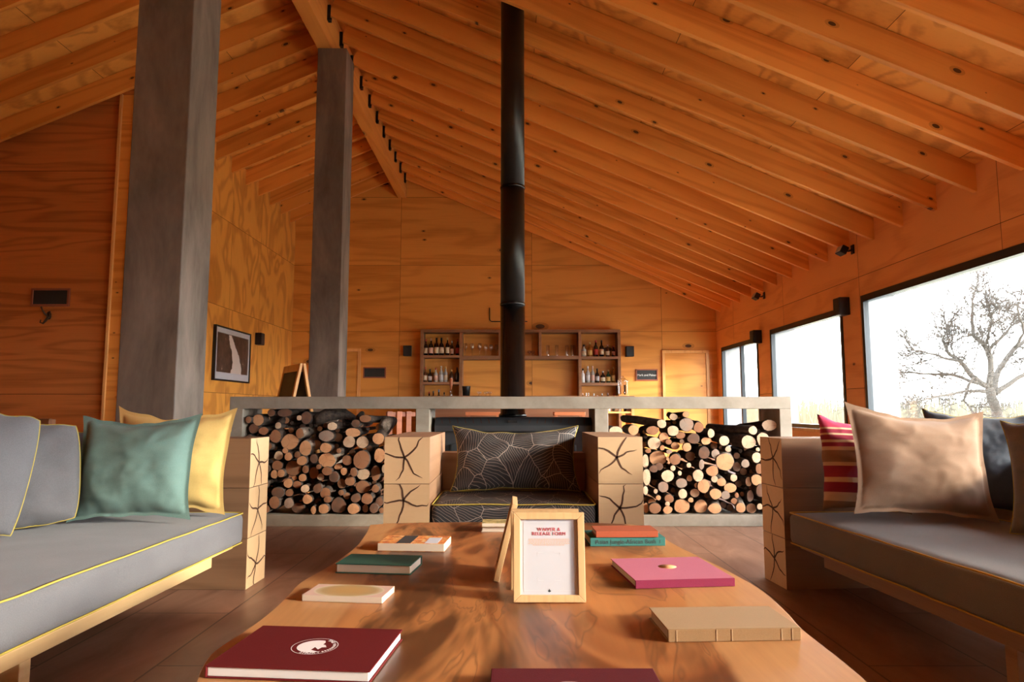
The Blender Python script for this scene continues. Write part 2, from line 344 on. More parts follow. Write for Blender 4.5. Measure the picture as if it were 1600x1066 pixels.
# ---------------------------------------------------------------- mesh helpers
class MB:
    def __init__(s): s.v = []; s.f = []; s.m = []; s.p = []; s.smooth = []
    def add(s, vs, fs, mi=0, pid=0, sm=False):
        o = len(s.v); s.v += [tuple(v) for v in vs]
        for f in fs: s.f.append(tuple(i + o for i in f)); s.m.append(mi); s.p.append(pid); s.smooth.append(sm)
        return s
    def box(s, x0, x1, y0, y1, z0, z1, mi=0, pid=0, mat=None, faces=None):
        vs = [Vector((x, y, z)) for z in (z0, z1) for y in (y0, y1) for x in (x0, x1)]
        if mat: vs = [mat @ v for v in vs]
        fs = [(0, 2, 3, 1), (4, 5, 7, 6), (0, 1, 5, 4), (2, 6, 7, 3), (0, 4, 6, 2), (1, 3, 7, 5)]
        if faces is None: return s.add(vs, fs, mi, pid)
        o = len(s.v); s.add(vs, fs, mi, pid)
        for k, m_ in faces.items(): s.m[len(s.m) - 6 + 'bt-+lr'.index(k)] = m_     # b bottom t top - front(y0) + back l r
        return s
    def lathe(s, prof, n=16, c=(0, 0, 0), mi=0, axis='Z', sm=True):
        vs = []; fs = []
        for r, z in prof:
            for i in range(n):
                a = 2 * math.pi * i / n; p = (r * math.cos(a), r * math.sin(a), z)
                if axis == 'Y': p = (p[0], p[2], p[1])
                if axis == 'X': p = (p[2], p[0], p[1])
                vs.append((p[0] + c[0], p[1] + c[1], p[2] + c[2]))
        for j in range(len(prof) - 1):
            for i in range(n): k = (i + 1) % n; fs.append((j * n + i, j * n + k, (j + 1) * n + k, (j + 1) * n + i))
        fs.append(tuple(range(n - 1, -1, -1))); fs.append(tuple(range((len(prof) - 1) * n, len(prof) * n)))
        return s.add(vs, fs, mi, 0, sm)
    def tube(s, pts, rad, n=8, mi=0, closed=False, sm=True):
        pts = [Vector(p) for p in pts]; m = len(pts); vs = []; fs = []
        up = None
        for i, p in enumerate(pts):
            a = pts[(i - 1) % m] if (i > 0 or closed) else p; b = pts[(i + 1) % m] if (i < m - 1 or closed) else p
            d = (b - a).normalized() if (b - a).length > 1e-9 else Vector((0, 0, 1))
            if up is None:
                up = Vector((0, 0, 1)) if abs(d.z) < .9 else Vector((1, 0, 0))
            x = d.cross(up).normalized(); up = x.cross(d).normalized()
            r = rad[i] if isinstance(rad, (list, tuple)) else rad
            for k in range(n): an = 2 * math.pi * k / n; vs.append(p + (x * math.cos(an) + up * math.sin(an)) * r)
        q = m if closed else m - 1
        for i in range(q):
            for k in range(n): k2 = (k + 1) % n; j = (i + 1) % m; fs.append((i * n + k, i * n + k2, j * n + k2, j * n + k))
        if not closed: fs.append(tuple(range(n - 1, -1, -1))); fs.append(tuple(range((m - 1) * n, m * n)))
        return s.add(vs, fs, mi, 0, sm)
    def mesh(s, name, mats, bevel=0, clip=None):
        me = bpy.data.meshes.new(name); me.from_pydata(s.v, [], s.f)
        for i, p in enumerate(me.polygons): p.material_index = s.m[i]; p.use_smooth = s.smooth[i]
        if any(s.p):
            at = me.color_attributes.new('pnl', 'FLOAT_COLOR', 'CORNER'); k = 0
            for i, p in enumerate(me.polygons):
                q = s.p[i]; c = ((q * .618) % 1, (q * .347) % 1, (q * .759) % 1, 1)
                for _ in p.loop_indices: at.data[k].color = c; k += 1
        for m in mats: me.materials.append(MATS[m])
        if clip:
            bm = bmesh.new(); bm.from_mesh(me)
            for co, no in clip: bmesh.ops.bisect_plane(bm, geom=bm.verts[:] + bm.edges[:] + bm.faces[:], plane_co=co, plane_no=no, clear_outer=True)
            bm.to_mesh(me); bm.free()
        return me
def bev(o, wd, seg=2):
    if wd:
        m = o.modifiers.new('bevel', 'BEVEL'); m.width = wd; m.segments = seg; m.limit_method = 'ANGLE'; m.angle_limit = R(40)
def mats_(m): return [m] if isinstance(m, str) else list(m)
def part(name, mb, mat, parent, bevel=0, label=None, loc=None, rot=None):
    o = bpy.data.objects.new(name, mb if isinstance(mb, bpy.types.Mesh) else mb.mesh(name, mats_(mat))); C.objects.link(o)
    o.parent = parent; bev(o, bevel)
    if loc: o.location = loc
    if rot: o.rotation_euler = rot
    if label: o['label'] = label
    return o
def tag(o, label, cat, group=None, kind=None):
    if label: o['label'] = label
    if cat: o['category'] = cat
    if group: o['group'] = group
    if kind: o['kind'] = kind
    return o
def thing(name, label, cat, loc=(0, 0, 0), rotz=0, group=None, rot=None):
    o = bpy.data.objects.new(name, None); C.objects.link(o); o.location = loc; o.rotation_euler = rot or (0, 0, rotz); o.empty_display_size = .1
    return tag(o, label, cat, group)
def solid(name, mb, mat, label, cat, loc=(0, 0, 0), rot=(0, 0, 0), group=None, bevel=0, kind=None):
    o = part(name, mb, mat, None, bevel); o.location = loc; o.rotation_euler = rot
    return tag(o, label, cat, group, kind)
def struct(name, mb, mat, clip=None, parent=None, label=None):
    o = bpy.data.objects.new(name, mb.mesh(name, mats_(mat), clip=clip)); C.objects.link(o)
    if parent: o.parent = parent
    else: o['kind'] = 'structure'
    if label: o['label'] = label
    return o
def copy_tree(o, parent=None):
    c = o.copy(); C.objects.link(c); c.parent = parent
    for ch in list(o.children): copy_tree(ch, c)
    return c
def text_mesh(txt, size, ext=.0004, align='CENTER', font_spacing=1.0):
    cu = bpy.data.curves.new('t', 'FONT'); cu.body = txt; cu.size = size; cu.extrude = ext; cu.align_x = align; cu.align_y = 'CENTER'; cu.space_character = font_spacing
    o = bpy.data.objects.new('t', cu); C.objects.link(o); bpy.context.view_layer.update()
    me = bpy.data.meshes.new_from_object(o.evaluated_get(bpy.context.evaluated_depsgraph_get()))
    bpy.data.objects.remove(o); return me
def text_part(name, txt, size, mat, parent, loc, rot, spacing=1.0, align='CENTER', ext=.0004):
    me = text_mesh(txt, size, ext, align, spacing); me.materials.clear(); me.materials.append(MATS[mat])
    return part(name, me, None, parent, loc=loc, rot=rot)

# ================================================================ THE ROOM
XR, XL, XP, YB, YF = 3.79, -7.95, -4.08, 12.6, -3.5
XC, ZC, SL = -2.08, 5.15, .43                      # ridge line and underside of the rafters
RH = .235                                         # vertical height of a rafter
def zb(x): return ZC - SL * abs(x - XC)
clipR = (Vector((XC, 0, ZC + RH)), Vector((SL, 0, 1)).normalized()); clipL = (Vector((XC, 0, ZC + RH)), Vector((-SL, 0, 1)).normalized())
def wallgrid(us, vs, seam_u, seam_v, holes, place, gap=.0025, thick=.25, mb=None):
    """cells between cut lines us x vs; panels change only at seams; place(u,v,d) -> point, d = depth behind the face"""
    mb = mb or MB()
    us = sorted(set(us) | set(seam_u) | {h[i] for h in holes for i in (0, 1)}); vs = sorted(set(vs) | set(seam_v) | {h[i] for h in holes for i in (2, 3)})
    isu = set(seam_u); isv = set(seam_v)
    def quad(a, b, c, d, d0, mi, pid): mb.add([place(*p, d0) for p in ((a, c), (b, c), (b, d), (a, d))], [(0, 1, 2, 3)], mi, pid)
    for i in range(len(us) - 1):
        for j in range(len(vs) - 1):
            a, b, c, d = us[i], us[i + 1], vs[j], vs[j + 1]; mu, mv = (a + b) / 2, (c + d) / 2
            if any(h[0] < mu < h[1] and h[2] < mv < h[3] for h in holes): continue
            pid = 1 + sum(s < mu for s in isu) * 7 + sum(s < mv for s in isv) * 13
            a2 = a + gap * (a in isu); b2 = b - gap * (b in isu); c2 = c + gap * (c in isv); d2 = d - gap * (d in isv)
            quad(a2, b2, c2, d2, 0, 0, pid); quad(a, b, c, d, .008, 1, pid); quad(a, b, c, d, thick, 2, pid)
    for h in holes:
        for (p, q) in (((h[0], h[2]), (h[1], h[2])), ((h[1], h[2]), (h[1], h[3])), ((h[1], h[3]), (h[0], h[3])), ((h[0], h[3]), (h[0], h[2]))):
            mb.add([place(*p, 0), place(*q, 0), place(*q, .03), place(*p, .03)], [(0, 1, 2, 3)], 0, 1)
            mb.add([place(*p, .03), place(*q, .03), place(*q, thick), place(*p, thick)], [(0, 1, 2, 3)], 2, 1)
    return mb
ZS = [1.09, 2.30, 3.55, 4.86]
# right wall with glazed door and windows
W1 = (10.47, 12.30, 0.02, 1.975); W2 = (7.76, 9.96, .62, 2.025); W3 = (1.9, 7.33, .66, 2.09); W4 = (-2.8, 1.6, .45, 2.15)
mb = wallgrid([YF, YB], [0, 2.95], [-2.2, .25, 2.7, 5.18, 7.34 + .02, 9.45, 11.6], ZS[:2], [W1, W2, W3, W4], lambda u, v, d: (XR + d, u, v), thick=.36)
struct('wall_right', mb, ['ply_right', 'seam_dark', 'outer_concrete'])
# back wall
us = [XP - .3, XR + .25]; su = [-3.35 - .8, -2.09, .37, 2.78]
mb = wallgrid(us, [0, 5.6], su[1:], ZS, [], lambda u, v, d: (u, YB + d, v))
struct('wall_back', mb, ['ply_back', 'seam_dark', 'outer_concrete'], clip=[clipR, clipL])
# left inner wall
DL = (7.95, 8.93, 0, 2.05)
mb = wallgrid([7.2, YB], [0, 4.7], [9.75, 10.9, 12.2 + 3], ZS[:3], [], lambda u, v, d: (XP - d, u, v), thick=.15)
struct('wall_left', mb, ['ply_left', 'seam_dark', 'ply_left'], clip=[(Vector((XC, 0, ZC + RH)), clipL[1])])
# partition facing the camera, left of the inner wall
YP = 7.2
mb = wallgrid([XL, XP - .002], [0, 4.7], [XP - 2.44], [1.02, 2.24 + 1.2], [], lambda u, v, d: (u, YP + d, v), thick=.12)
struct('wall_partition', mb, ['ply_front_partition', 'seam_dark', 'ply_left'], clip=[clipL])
mb = wallgrid([YF, YP], [0, 3], [-1, 1.4, 3.8], [1.22], [], lambda u, v, d: (XL - d, u, v))
struct('wall_far_left', mb, ['ply_left', 'seam_dark', 'outer_concrete'])
# wall behind the camera with a large glazed opening towards the right
mb = wallgrid([XL - .2, XR + .25], [0, 5.6], [-5.5, -3, 3.0], ZS, [], lambda u, v, d: (u, YF - d, v))
struct('wall_front', mb, ['ply_back', 'seam_dark', 'outer_concrete'], clip=[clipR, clipL])
struct('floor', MB().box(XL - .3, XR + .3, YF - .3, YB + .3, -.12, 0), 'floor_tile')
# ceiling: plywood sheets above the rafters (panels change across the slope)
mb = MB(); pid = 1
xs_r = [XC + 1.15 * i for i in range(6)] + [XR + .6]; xs_l = [XC - 1.15 * i for i in range(6)] + [XL - .6]
ys = [YF - .3 + 2.44 * i for i in range(7)] + [YB + .3]
for xs in (xs_r, xs_l):
    for i in range(len(xs) - 1):
        for j in range(len(ys) - 1):
            x0, x1 = sorted((xs[i], xs[i + 1])); y0, y1 = ys[j] + .0025, ys[j + 1] - .0025; x0 += .002; x1 -= .002
            mb.add([(x0, y0, zb(x0) + RH), (x1, y0, zb(x1) + RH), (x1, y1, zb(x1) + RH), (x0, y1, zb(x0) + RH)], [(0, 1, 2, 3)], 0, pid); pid += 3
for sx, x1 in ((1, XR + .6), (-1, XL - .6)):
    for dz, mi in ((.01, 1), (.12, 2)):
        mb.add([(XC, YF - .3, zb(XC) + RH + dz), (x1, YF - .3, zb(x1) + RH + dz), (x1, YB + .3, zb(x1) + RH + dz), (XC, YB + .3, zb(XC) + RH + dz)], [(0, 1, 2, 3)], mi, 1)
struct('ceiling', mb, ['ply_ceiling', 'seam_dark', 'roof_outer'])
# rafters
ang = math.atan(SL); rw = .045
ORD = ['', 'first', 'second', 'third', 'fourth', 'fifth', 'sixth', 'seventh', 'eighth', 'ninth', 'tenth', 'eleventh', 'twelfth', 'thirteenth', 'fourteenth', 'fifteenth', 'sixteenth', 'seventeenth', 'eighteenth', 'nineteenth', 'twentieth', 'twenty-first', 'twenty-second', 'twenty-third', 'twenty-fourth', 'twenty-fifth', 'twenty-sixth', 'twenty-seventh', 'twenty-eighth', 'twenty-ninth', 'thirtieth']
ORD += [ORD[20].replace('ieth', 'y') + '-' + x for x in ()]
ORD += ['thirty-' + x for x in ORD[1:10]]
def ordn(n): return ORD[n]
def rafter(side, y, n, xend):
    ln = (abs(xend - XC) - .085) / math.cos(ang); h = RH * math.cos(ang)
    m = MB().box(0, ln, -rw / 2, rw / 2, 0, h - .004)
    nm = 'right-hand' if side > 0 else 'left-hand'
    o = solid('roof_rafter', m, 'rafter_pine', 'knotty pine rafter of the %s roof slope, %s out from the back wall' % (nm, ordn(n)), 'rafter', bevel=.003,
              loc=(XC + side * .085, y, zb(XC + side * .085)), rot=(0, ang if side > 0 else math.pi - ang, 0), group='pine rafters of the %s roof slope' % nm)
    if side < 0: o.scale = (1, 1, -1)
    return o
n = 1; y = 12.30
while y > 1.5:
    rafter(1, y, n, XR - .003)
    rafter(-1, y, n, XP + .003 if y > YP - .05 else XL + .005)
    n += 1; y -= .528
NR = n
# ridge beam with joist hangers
bt = thing('ridge_beam', 'long pine ridge beam running to the back wall under the roof peak', 'beam', (XC, 5, 4.85))
part('beam', MB().box(-.08, .08, -6.5, 7.59, 0, .44), 'beam_pine', bt, .004)
y = 12.30
for k in range(1, NR):
    for s in (1, -1):
        hb = MB(); hx = s * .083; z0 = .27
        hb.box(min(hx, hx + s * .035), max(hx, hx + s * .035), -.03, -.024, z0 - .06, z0 + .10).box(min(hx, hx + s * .035), max(hx, hx + s * .035), .024, .03, z0 - .06, z0 + .10).box(min(hx, hx + s * .035), max(hx, hx + s * .035), -.03, .03, z0 - .07, z0 - .06)
        part('joist_hanger', hb, 'black_metal', bt, label='black steel joist hanger', loc=(0, y - 5, 0))
    y -= .528
# concrete columns
def column(y, label):
    w_ = .32; x1 = -1.83; z1 = 4.845
    solid('concrete_column', MB().box(-w_ / 2, w_ / 2, 0, w_ + .03, 0, z1), 'column_concrete', label, 'column', (x1 - w_ / 2, y, 0), bevel=.006)
column(3.72, 'tall square concrete column right behind the left sofa')
column(7.2, 'farther square concrete column, seen behind the firewood hearth')
# corner post of the partition
m = thing('trim_1', None, None, (XP, YP, 0)); m['kind'] = 'structure'
part('post', MB().box(-.02, .012, -.20, 0.0, 0, 3.0), 'trim_pine', m)
zt = zb(XP) - .012
m.children[0].data = MB().box(-.16, -.035, -.05, -.002, 0, zt).mesh('post', ['rafter_pine'])
part('edge_strip', MB().box(-.185, -.16, -.075, -.002, 0, zt), 'trim_pine', m)
part('corner_stud', MB().box(-.035, .012, -.065, -.002, 0, zt), 'trim_pine', m)
# doors and trims on walls
def doorframe(name, place, w_, h_, swap=False, leaf=True):
    d = thing(name, None, None, place); d['kind'] = 'structure'
    def bx(a0, a1, z0, z1, t0, t1, mat, nm):
        b_ = MB().box(a0, a1, -t1, -t0, z0, z1) if not swap else MB().box(t0, t1, a0, a1, z0, z1)
        part(nm, b_, mat, d, .002)
    bx(0, .05, 0, h_, .002, .035, 'trim_pine', 'jamb'); bx(w_ - .05, w_, 0, h_, .002, .035, 'trim_pine', 'jamb'); bx(0, w_, h_, h_ + .05, .002, .035, 'trim_pine', 'head_trim')
    if leaf: bx(.055, w_ - .055, .01, h_ - .005, .003, .018, 'ply_back' if not swap else 'ply_left', 'door_leaf')
    return d
doorframe('door_1', (atY(1035, 600, YB).x, YB, 0), .86, 1.90)
p = atY(563, 600, YB); doorframe('door_2', (p.x - .95, YB, 0), .95, 1.93)
doorframe('door_3', (XP, 8.02, 0), .95, 2.02, True)
# windows
def window(name, hole, mull=(), sill=True):
    y0, y1, z0, z1 = hole; t = .055; d = thing(name, None, None, (XR, y0, z0)); d['kind'] = 'structure'
    H_, L_ = z1 - z0, y1 - y0
    fr = MB(); g = .004; a, b_ = -.012, .05
    fr.box(a, b_, g, t, g, H_ - g).box(a, b_, L_ - t, L_ - g, g, H_ - g).box(a, b_, t, L_ - t, H_ - t - .02, H_ - g).box(a, b_, t, L_ - t, g, t)
    for q in mull: fr.box(a, b_, q - .03, q + .03, t, H_ - t)
    part('window_frame', fr, 'window_alu', d, .003)
    part('glass_pane', MB().box(.02, .024, t, L_ - t, t, H_ - t), 'window_glass', d)
    if sill: part('window_sill', MB().box(-.05, .0, -.03, L_ + .03, -.035, -.0), 'trim_pine', d, .003)
    return d
window('door_4', W1, (.80,), False); window('window_1', W2); window('window_2', W3); window('window_3', W4)

# ================================================================ OUTSIDE
struct('ground', MB().box(-60, 120, -60, 160, -.5, -.35), 'dry_ground')
rb = MB(); rnd = random.Random(3)
for i in range(9000):
    a = rnd.uniform(.05, 1.3); dist = rnd.uniform(26, 60); x = math.sin(a) * dist + 3; y = math.cos(a) * dist
    h = rnd.uniform(.6, 1.0) * (1.1 + .5 * noise.noise(Vector((a * 9, dist * .2, 0)))) * (1 + dist / 40); w_ = rnd.uniform(.02, .07); lx = rnd.uniform(-.4, .4); ly = rnd.uniform(-.3, .3)
    rb.add([(x - w_, y, -.36), (x + w_, y, -.36), (x + lx, y + ly, -.36 + h)], [(0, 1, 2)])
solid('reed_bed', rb, 'reed', 'pale dry reeds and scrub on the horizon beyond the windows', 'scrub', kind='stuff')
# bare tree
def tree():
    YT = 13.5; t = thing('bare_tree', 'large leafless tree with spreading pale branches outside the biggest window', 'tree', (atY(1565, 690, YT).x, YT, -.36))
    base = t.location.copy(); rnd = random.Random(11)
    RS = .62
    limbs = [([(1566, 700), (1560, 650), (1550, 618), (1545, 606)], .17, .12),
             ([(1545, 606), (1520, 590), (1500, 565), (1478, 548), (1474, 530), (1482, 508)], .10, .015),
             ([(1545, 606), (1549, 570), (1540, 540), (1520, 525), (1518, 490), (1522, 462), (1528, 440)], .10, .01),
             ([(1540, 540), (1548, 515), (1548, 495), (1560, 475)], .04, .008),
             ([(1545, 545), (1562, 530), (1580, 510), (1600, 498), (1630, 480)], .05, .015),
             ([(1550, 618), (1560, 580), (1585, 545), (1620, 520), (1660, 500)], .11, .03),
             ([(1550, 618), (1590, 590), (1630, 575), (1680, 560)], .09, .02),
             ([(1530, 600), (1490, 586), (1450, 584), (1410, 582), (1385, 560)], .06, .01),
             ([(1540, 612), (1510, 612), (1470, 618), (1430, 628), (1395, 640)], .06, .01),
             ([(1500, 565), (1465, 556), (1430, 548), (1410, 530)], .045, .008),
             ([(1520, 590), (1505, 625), (1530, 655), (1540, 668)], .045, .02),
             ([(1585, 545), (1600, 520), (1590, 480), (1597, 450)], .05, .01)]
    tr = MB(); br = MB()
    def P(px, py, dy): q = atY(px, py, YT + dy); return q - base
    def twig(p, d, ln, r, depth):
        pts = [p]; q = p.copy(); dd = d.copy(); k = 5
        for i in range(k):
            dd = (dd + Vector((rnd.uniform(-1, 1), rnd.uniform(-1, 1), rnd.uniform(-.8, 1))) * .33).normalized(); q = q + dd * ln / k; pts.append(q.copy())
        br.tube(pts, [r * (1 - .7 * i / k) for i in range(k + 1)], 4)
        if depth > 0:
            for i in range(1, k + 1):
                for _ in range(2):
                    nd = (dd + Vector((rnd.uniform(-1, 1), rnd.uniform(-1, 1), rnd.uniform(-.9, 1))) * .9).normalized(); twig(pts[i], nd, ln * .52, r * .6, depth - 1)
    for li, (pp, r0, r1) in enumerate(limbs):
        pts = []; dy = 0; yo = rnd.uniform(-.8, .8) if li else 0
        for i in range(len(pp) - 1):
            for s in range(3):
                f = s / 3; x = pp[i][0] * (1 - f) + pp[i + 1][0] * f; y_ = pp[i][1] * (1 - f) + pp[i + 1][1] * f
                fr = (i + f) / (len(pp) - 1); pts.append(P(x + rnd.uniform(-1.5, 1.5), y_ + rnd.uniform(-1.5, 1.5), yo * fr))
        pts.append(P(*pp[-1], yo)); k = len(pts)
        if li == 0: pts[0].z = -0.05
        (tr if li == 0 else br).tube(pts, [(r0 + (r1 - r0) * i / (k - 1)) * RS for i in range(k)], 7)
        if li:
            for i in range(3, k):
                for _ in range(2):
                    d = (pts[i] - pts[i - 1]).normalized(); nd = (d * .6 + Vector((rnd.uniform(-1, 1), rnd.uniform(-1, 1), rnd.uniform(-.7, .9)))).normalized()
                    twig(pts[i], nd, rnd.uniform(.35, .8), .009, 2)
    part('trunk', tr, 'tree_bark', t); part('branches', br, 'tree_bark', t)
tree()

# ================================================================ HEARTH with firewood and stove
YH = atZ(430, 823, 0).y; YH2 = YH + .40
hx = lambda px: (px - 800) / FPX * YH / math.cos(PITCH) * .998
zt1 = atY(800, 620, YH).z; zt0 = atY(800, 639, YH).z; zbs = atY(800, 805, YH).z
h = MB(); x0, x1 = hx(362), hx(1233)
loc = ((x0 + x1) / 2, YH, 0); cx = loc[0]
h.box(x0 - cx, x1 - cx, 0, .40, 0, zbs)
for a, b_ in ((362, 383), (651, 672), (928, 949), (1214.5, 1233)): h.box(hx(a) - cx, hx(b_) - cx, 0, .40, zbs, zt0)
h.box(x0 - cx, x1 - cx, 0, .40, zt0, zt1)
solid('concrete_hearth', h, 'hearth_concrete', 'long low board-marked concrete hearth frame holding firewood and the stove', 'hearth', loc, bevel=.004)
LOGS_A = [(50,125,28,32,'b'),(140,125,55,55,'o',60,0),(100,205,50,45,'d'),(190,230,48,38,'b'),(325,178,32,32,'p',90,-10),(300,278,55,62,'b'),(520,108,25,25,'p',60,-20),(585,105,50,60,'d'),(525,250,38,50,'b',80,-30,1),(435,330,85,75,'o'),(575,390,60,75,'o',70,-60,1),(332,458,45,42,'p'),(390,412,28,28,'o'),(420,465,38,38,'o'),(502,450,30,35,'b'),(545,505,50,43,'o'),(655,485,38,42,'d'),(315,550,50,48,'b'),(465,575,75,72,'b'),(578,583,32,38,'b'),(290,630,35,40,'o'),(352,622,35,38,'o',40,0),(475,663,26,25,'o'),(552,663,38,36,'o'),(418,712,45,45,'o'),(500,725,40,35,'b'),(655,615,48,55,'b'),(575,762,42,38,'p'),(320,800,60,50,'d'),(290,890,50,60,'b'),(430,800,38,35,'b',60,0),(595,860,48,45,'o'),(425,895,45,50,'g'),(510,940,60,48,'d'),(650,965,24,40,'o',20,-60),(690,760,42,45,'d'),(385,60,70,40,'d'),(262,60,38,34,'d'),(700,560,25,25,'b'),(60,300,40,40,'d'),(150,330,45,45,'b'),(230,370,40,40,'b'),(70,420,45,45,'d'),(160,460,50,50,'b'),(90,560,50,50,'b'),(200,580,50,50,'d'),(80,690,55,55,'b'),(190,720,45,45,'o'),(90,830,55,55,'d'),(190,850,45,45,'b'),(110,940,45,45,'o'),(210,950,40,38,'b')]
LOGS_B = [(175,185,48,40,'p',50,0),(120,275,72,52,'g'),(115,385,58,48,'o'),(125,500,85,70,'o',80,-90,1),(330,330,60,56,'p'),(365,245,75,45,'o'),(455,330,58,58,'p'),(480,115,58,36,'b',60,10),(505,208,16,18,'o'),(600,300,56,54,'o',30,-90),(612,455,52,68,'o'),(310,500,48,48,'b'),(445,498,80,86,'b'),(235,410,25,25,'b'),(230,560,40,30,'o'),(282,603,34,36,'o'),(370,610,33,44,'b'),(460,630,64,52,'p'),(575,620,44,72,'b'),(68,655,33,33,'p',40,20),(188,655,46,50,'d'),(125,600,48,42,'b'),(262,715,43,45,'b'),(337,690,50,46,'b'),(458,745,70,58,'b'),(573,762,36,38,'b'),(110,800,52,52,'b',50,-30),(130,862,38,32,'b'),(255,800,28,28,'b'),(305,830,33,30,'b'),(390,850,45,42,'d'),(495,855,54,54,'b'),(232,915,72,72,'d'),(95,950,50,46,'o'),(370,960,58,50,'o'),(480,945,28,40,'b'),(560,945,42,46,'d'),(610,880,38,44,'d'),(630,965,25,26,'b'),(650,580,18,40,'p'),(390,160,40,40,'d',30,-10),(680,380,35,40,'b'),(690,500,30,40,'o')]
LOGS_C = [(130,235,68,48,'p'),(295,220,50,50,'o'),(555,160,46,42,'p',-170,-25),(665,98,40,32,'p',40,-10),(780,75,32,28,'o',-30,10),(660,228,55,50,'p'),(485,342,62,60,'p'),(470,225,60,42,'b'),(575,288,45,50,'o',40,20),(730,270,46,34,'b'),(785,170,68,68,'g'),(898,195,48,50,'b',40,-10),(680,365,42,35,'o'),(742,325,22,22,'p'),(790,378,40,42,'o',60,10),(430,415,28,20,'b'),(520,480,78,72,'o'),(625,420,28,22,'g'),(680,492,54,54,'b',60,0),(560,385,22,28,'o'),(600,512,14,18,'o'),(405,510,32,66,'p'),(415,655,38,78,'p'),(660,572,26,27,'p'),(808,547,23,24,'p'),(880,513,16,18,'p'),(612,645,60,60,'p',-60,0),(722,620,20,22,'p'),(812,668,28,30,'p',-40,-50),(893,645,52,56,'p'),(740,712,52,46,'g'),(570,745,50,52,'g'),(405,780,24,42,'p'),(500,787,19,22,'p'),(878,732,22,24,'p'),(750,812,42,46,'p',-30,-10),(862,803,44,40,'p'),(525,847,24,24,'o'),(466,885,36,30,'o'),(625,855,44,40,'b'),(825,868,26,24,'o'),(495,945,56,50,'b'),(608,905,24,22,'p'),(612,960,45,38,'o'),(742,935,74,66,'o'),(410,945,28,50,'o'),(850,300,60,50,'d'),(620,330,30,25,'b'),(530,560,40,35,'d'),(480,580,40,35,'d')]
LOGS_D = [(183,250,34,44,'p'),(135,322,45,35,'o'),(305,318,48,48,'p',30,-10),(342,395,30,28,'p',-60,-20),(570,222,42,42,'p',-170,-10),(530,330,70,68,'p',-110,-20),(722,175,78,52,'p',-70,20),(665,308,58,66,'p'),(310,515,86,82,'o',70,-60,1),(605,475,45,50,'p',-50,-30),(615,400,20,20,'p'),(225,440,38,44,'g'),(195,600,60,50,'o'),(48,515,18,18,'p'),(95,540,24,50,'g'),(215,673,32,34,'p'),(280,703,44,38,'o',0,-50,1),(393,663,33,35,'p',-30,-20),(530,700,30,46,'p',-60,0),(605,680,55,54,'o'),(115,742,58,66,'o'),(360,755,60,46,'o'),(225,812,58,52,'o',-30,-10),(318,822,42,42,'g'),(395,878,30,30,'b'),(420,825,20,24,'b'),(458,940,46,48,'o',20,-90,1),(555,945,48,46,'b'),(635,930,26,30,'p'),(215,945,60,50,'o',60,-40,1),(88,925,62,64,'o'),(545,830,32,55,'g'),(630,580,36,50,'b'),(500,530,40,40,'g'),(120,430,56,56,'d'),(640,780,40,60,'d'),(420,560,40,44,'d'),(690,420,40,45,'o'),(720,530,50,45,'p'),(710,640,40,45,'b'),(730,750,50,50,'o'),(700,860,45,45,'b'),(740,950,45,40,'p')]
TONE = {'p': (.72, .53, .35), 'o': (.60, .31, .15), 'b': (.27, .125, .06), 'd': (.085, .05, .035), 'g': (.30, .24, .19)}
TW = {'p': 'pale cream', 'o': 'orange-pink', 'b': 'brown', 'd': 'very dark', 'g': 'grey weathered'}
logs = {'left': [], 'right': []}
for lst, ox in ((LOGS_A, 380), (LOGS_B, 490), (LOGS_C, 940), (LOGS_D, 1080)):
    for g in lst:
        px = ox + g[0] / 5.925; py = 635 + g[1] / 5.925
        logs['left' if px < 660 else 'right'].append([px, py, g[2] / 5.925, g[3] / 5.925, g[4]] + ([g[5] / 5.925, g[6] / 5.925] if len(g) > 5 else [0, 0]) + [1 if len(g) > 7 else 0, False])
rnd = random.Random(5)
# deeper filler logs added to keep gaps dark, packed under the pile's silhouette
def silh(side, px):
    S = {'left': [(384, 655), (400, 645), (440, 643), (480, 650), (520, 646), (555, 655), (575, 652), (608, 665), (650, 740)], 'right': [(950, 672), (1000, 664), (1020, 655), (1070, 650), (1100, 668), (1125, 690), (1150, 670), (1213, 660)]}[side]
    for (a, b_), (c, d) in zip(S, S[1:]):
        if a <= px <= c: return b_ + (d - b_) * (px - a) / (c - a)
    return 700
for side, xa, xb in (('left', 386, 648), ('right', 953, 1212)):
    placed = logs[side]; tries = 0; add = []
    while tries < 9000 and len(add) < 90:
        tries += 1; px = rnd.uniform(xa, xb); r = rnd.uniform(2.4, 8) if tries < 5000 else rnd.uniform(2.0, 3.5); py = rnd.uniform(silh(side, px) + r + 3, 803 - r)
        if px - r < xa - 2 or px + r > xb + 2: continue
        if all(((px - q[0]) / (q[2] * .80 + r)) ** 2 + ((py - q[1]) / (q[3] * .80 + r)) ** 2 > 1 for q in placed) and all(math.hypot(px - q[0], py - q[1]) > r + q[2] for q in add):
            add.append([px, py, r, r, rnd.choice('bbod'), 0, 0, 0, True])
    placed += add
yl = YH
small = sorted((q for L_ in logs.values() for q in L_), key=lambda q: -q[2] * q[3])[296:]
for L_ in logs.values(): L_[:] = [q for q in L_ if not any(q is w_ for w_ in small)]
gapmb = {}
for q in small:
    side = 'left' if q[0] < 660 else 'right'; yf = YH + .11; c = atY(q[0], q[1], yf); s = yf / FPX; rr = q[2] * s
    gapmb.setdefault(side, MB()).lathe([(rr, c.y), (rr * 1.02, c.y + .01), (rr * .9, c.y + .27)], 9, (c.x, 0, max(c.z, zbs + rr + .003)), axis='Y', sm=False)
for side, m_ in gapmb.items(): solid('filler_sticks', m_, 'bark_dark', 'thin dark filler sticks added to darken the gaps of the %s firewood pile' % side, 'firewood', kind='stuff')  # filler, added so no light shows through from behind
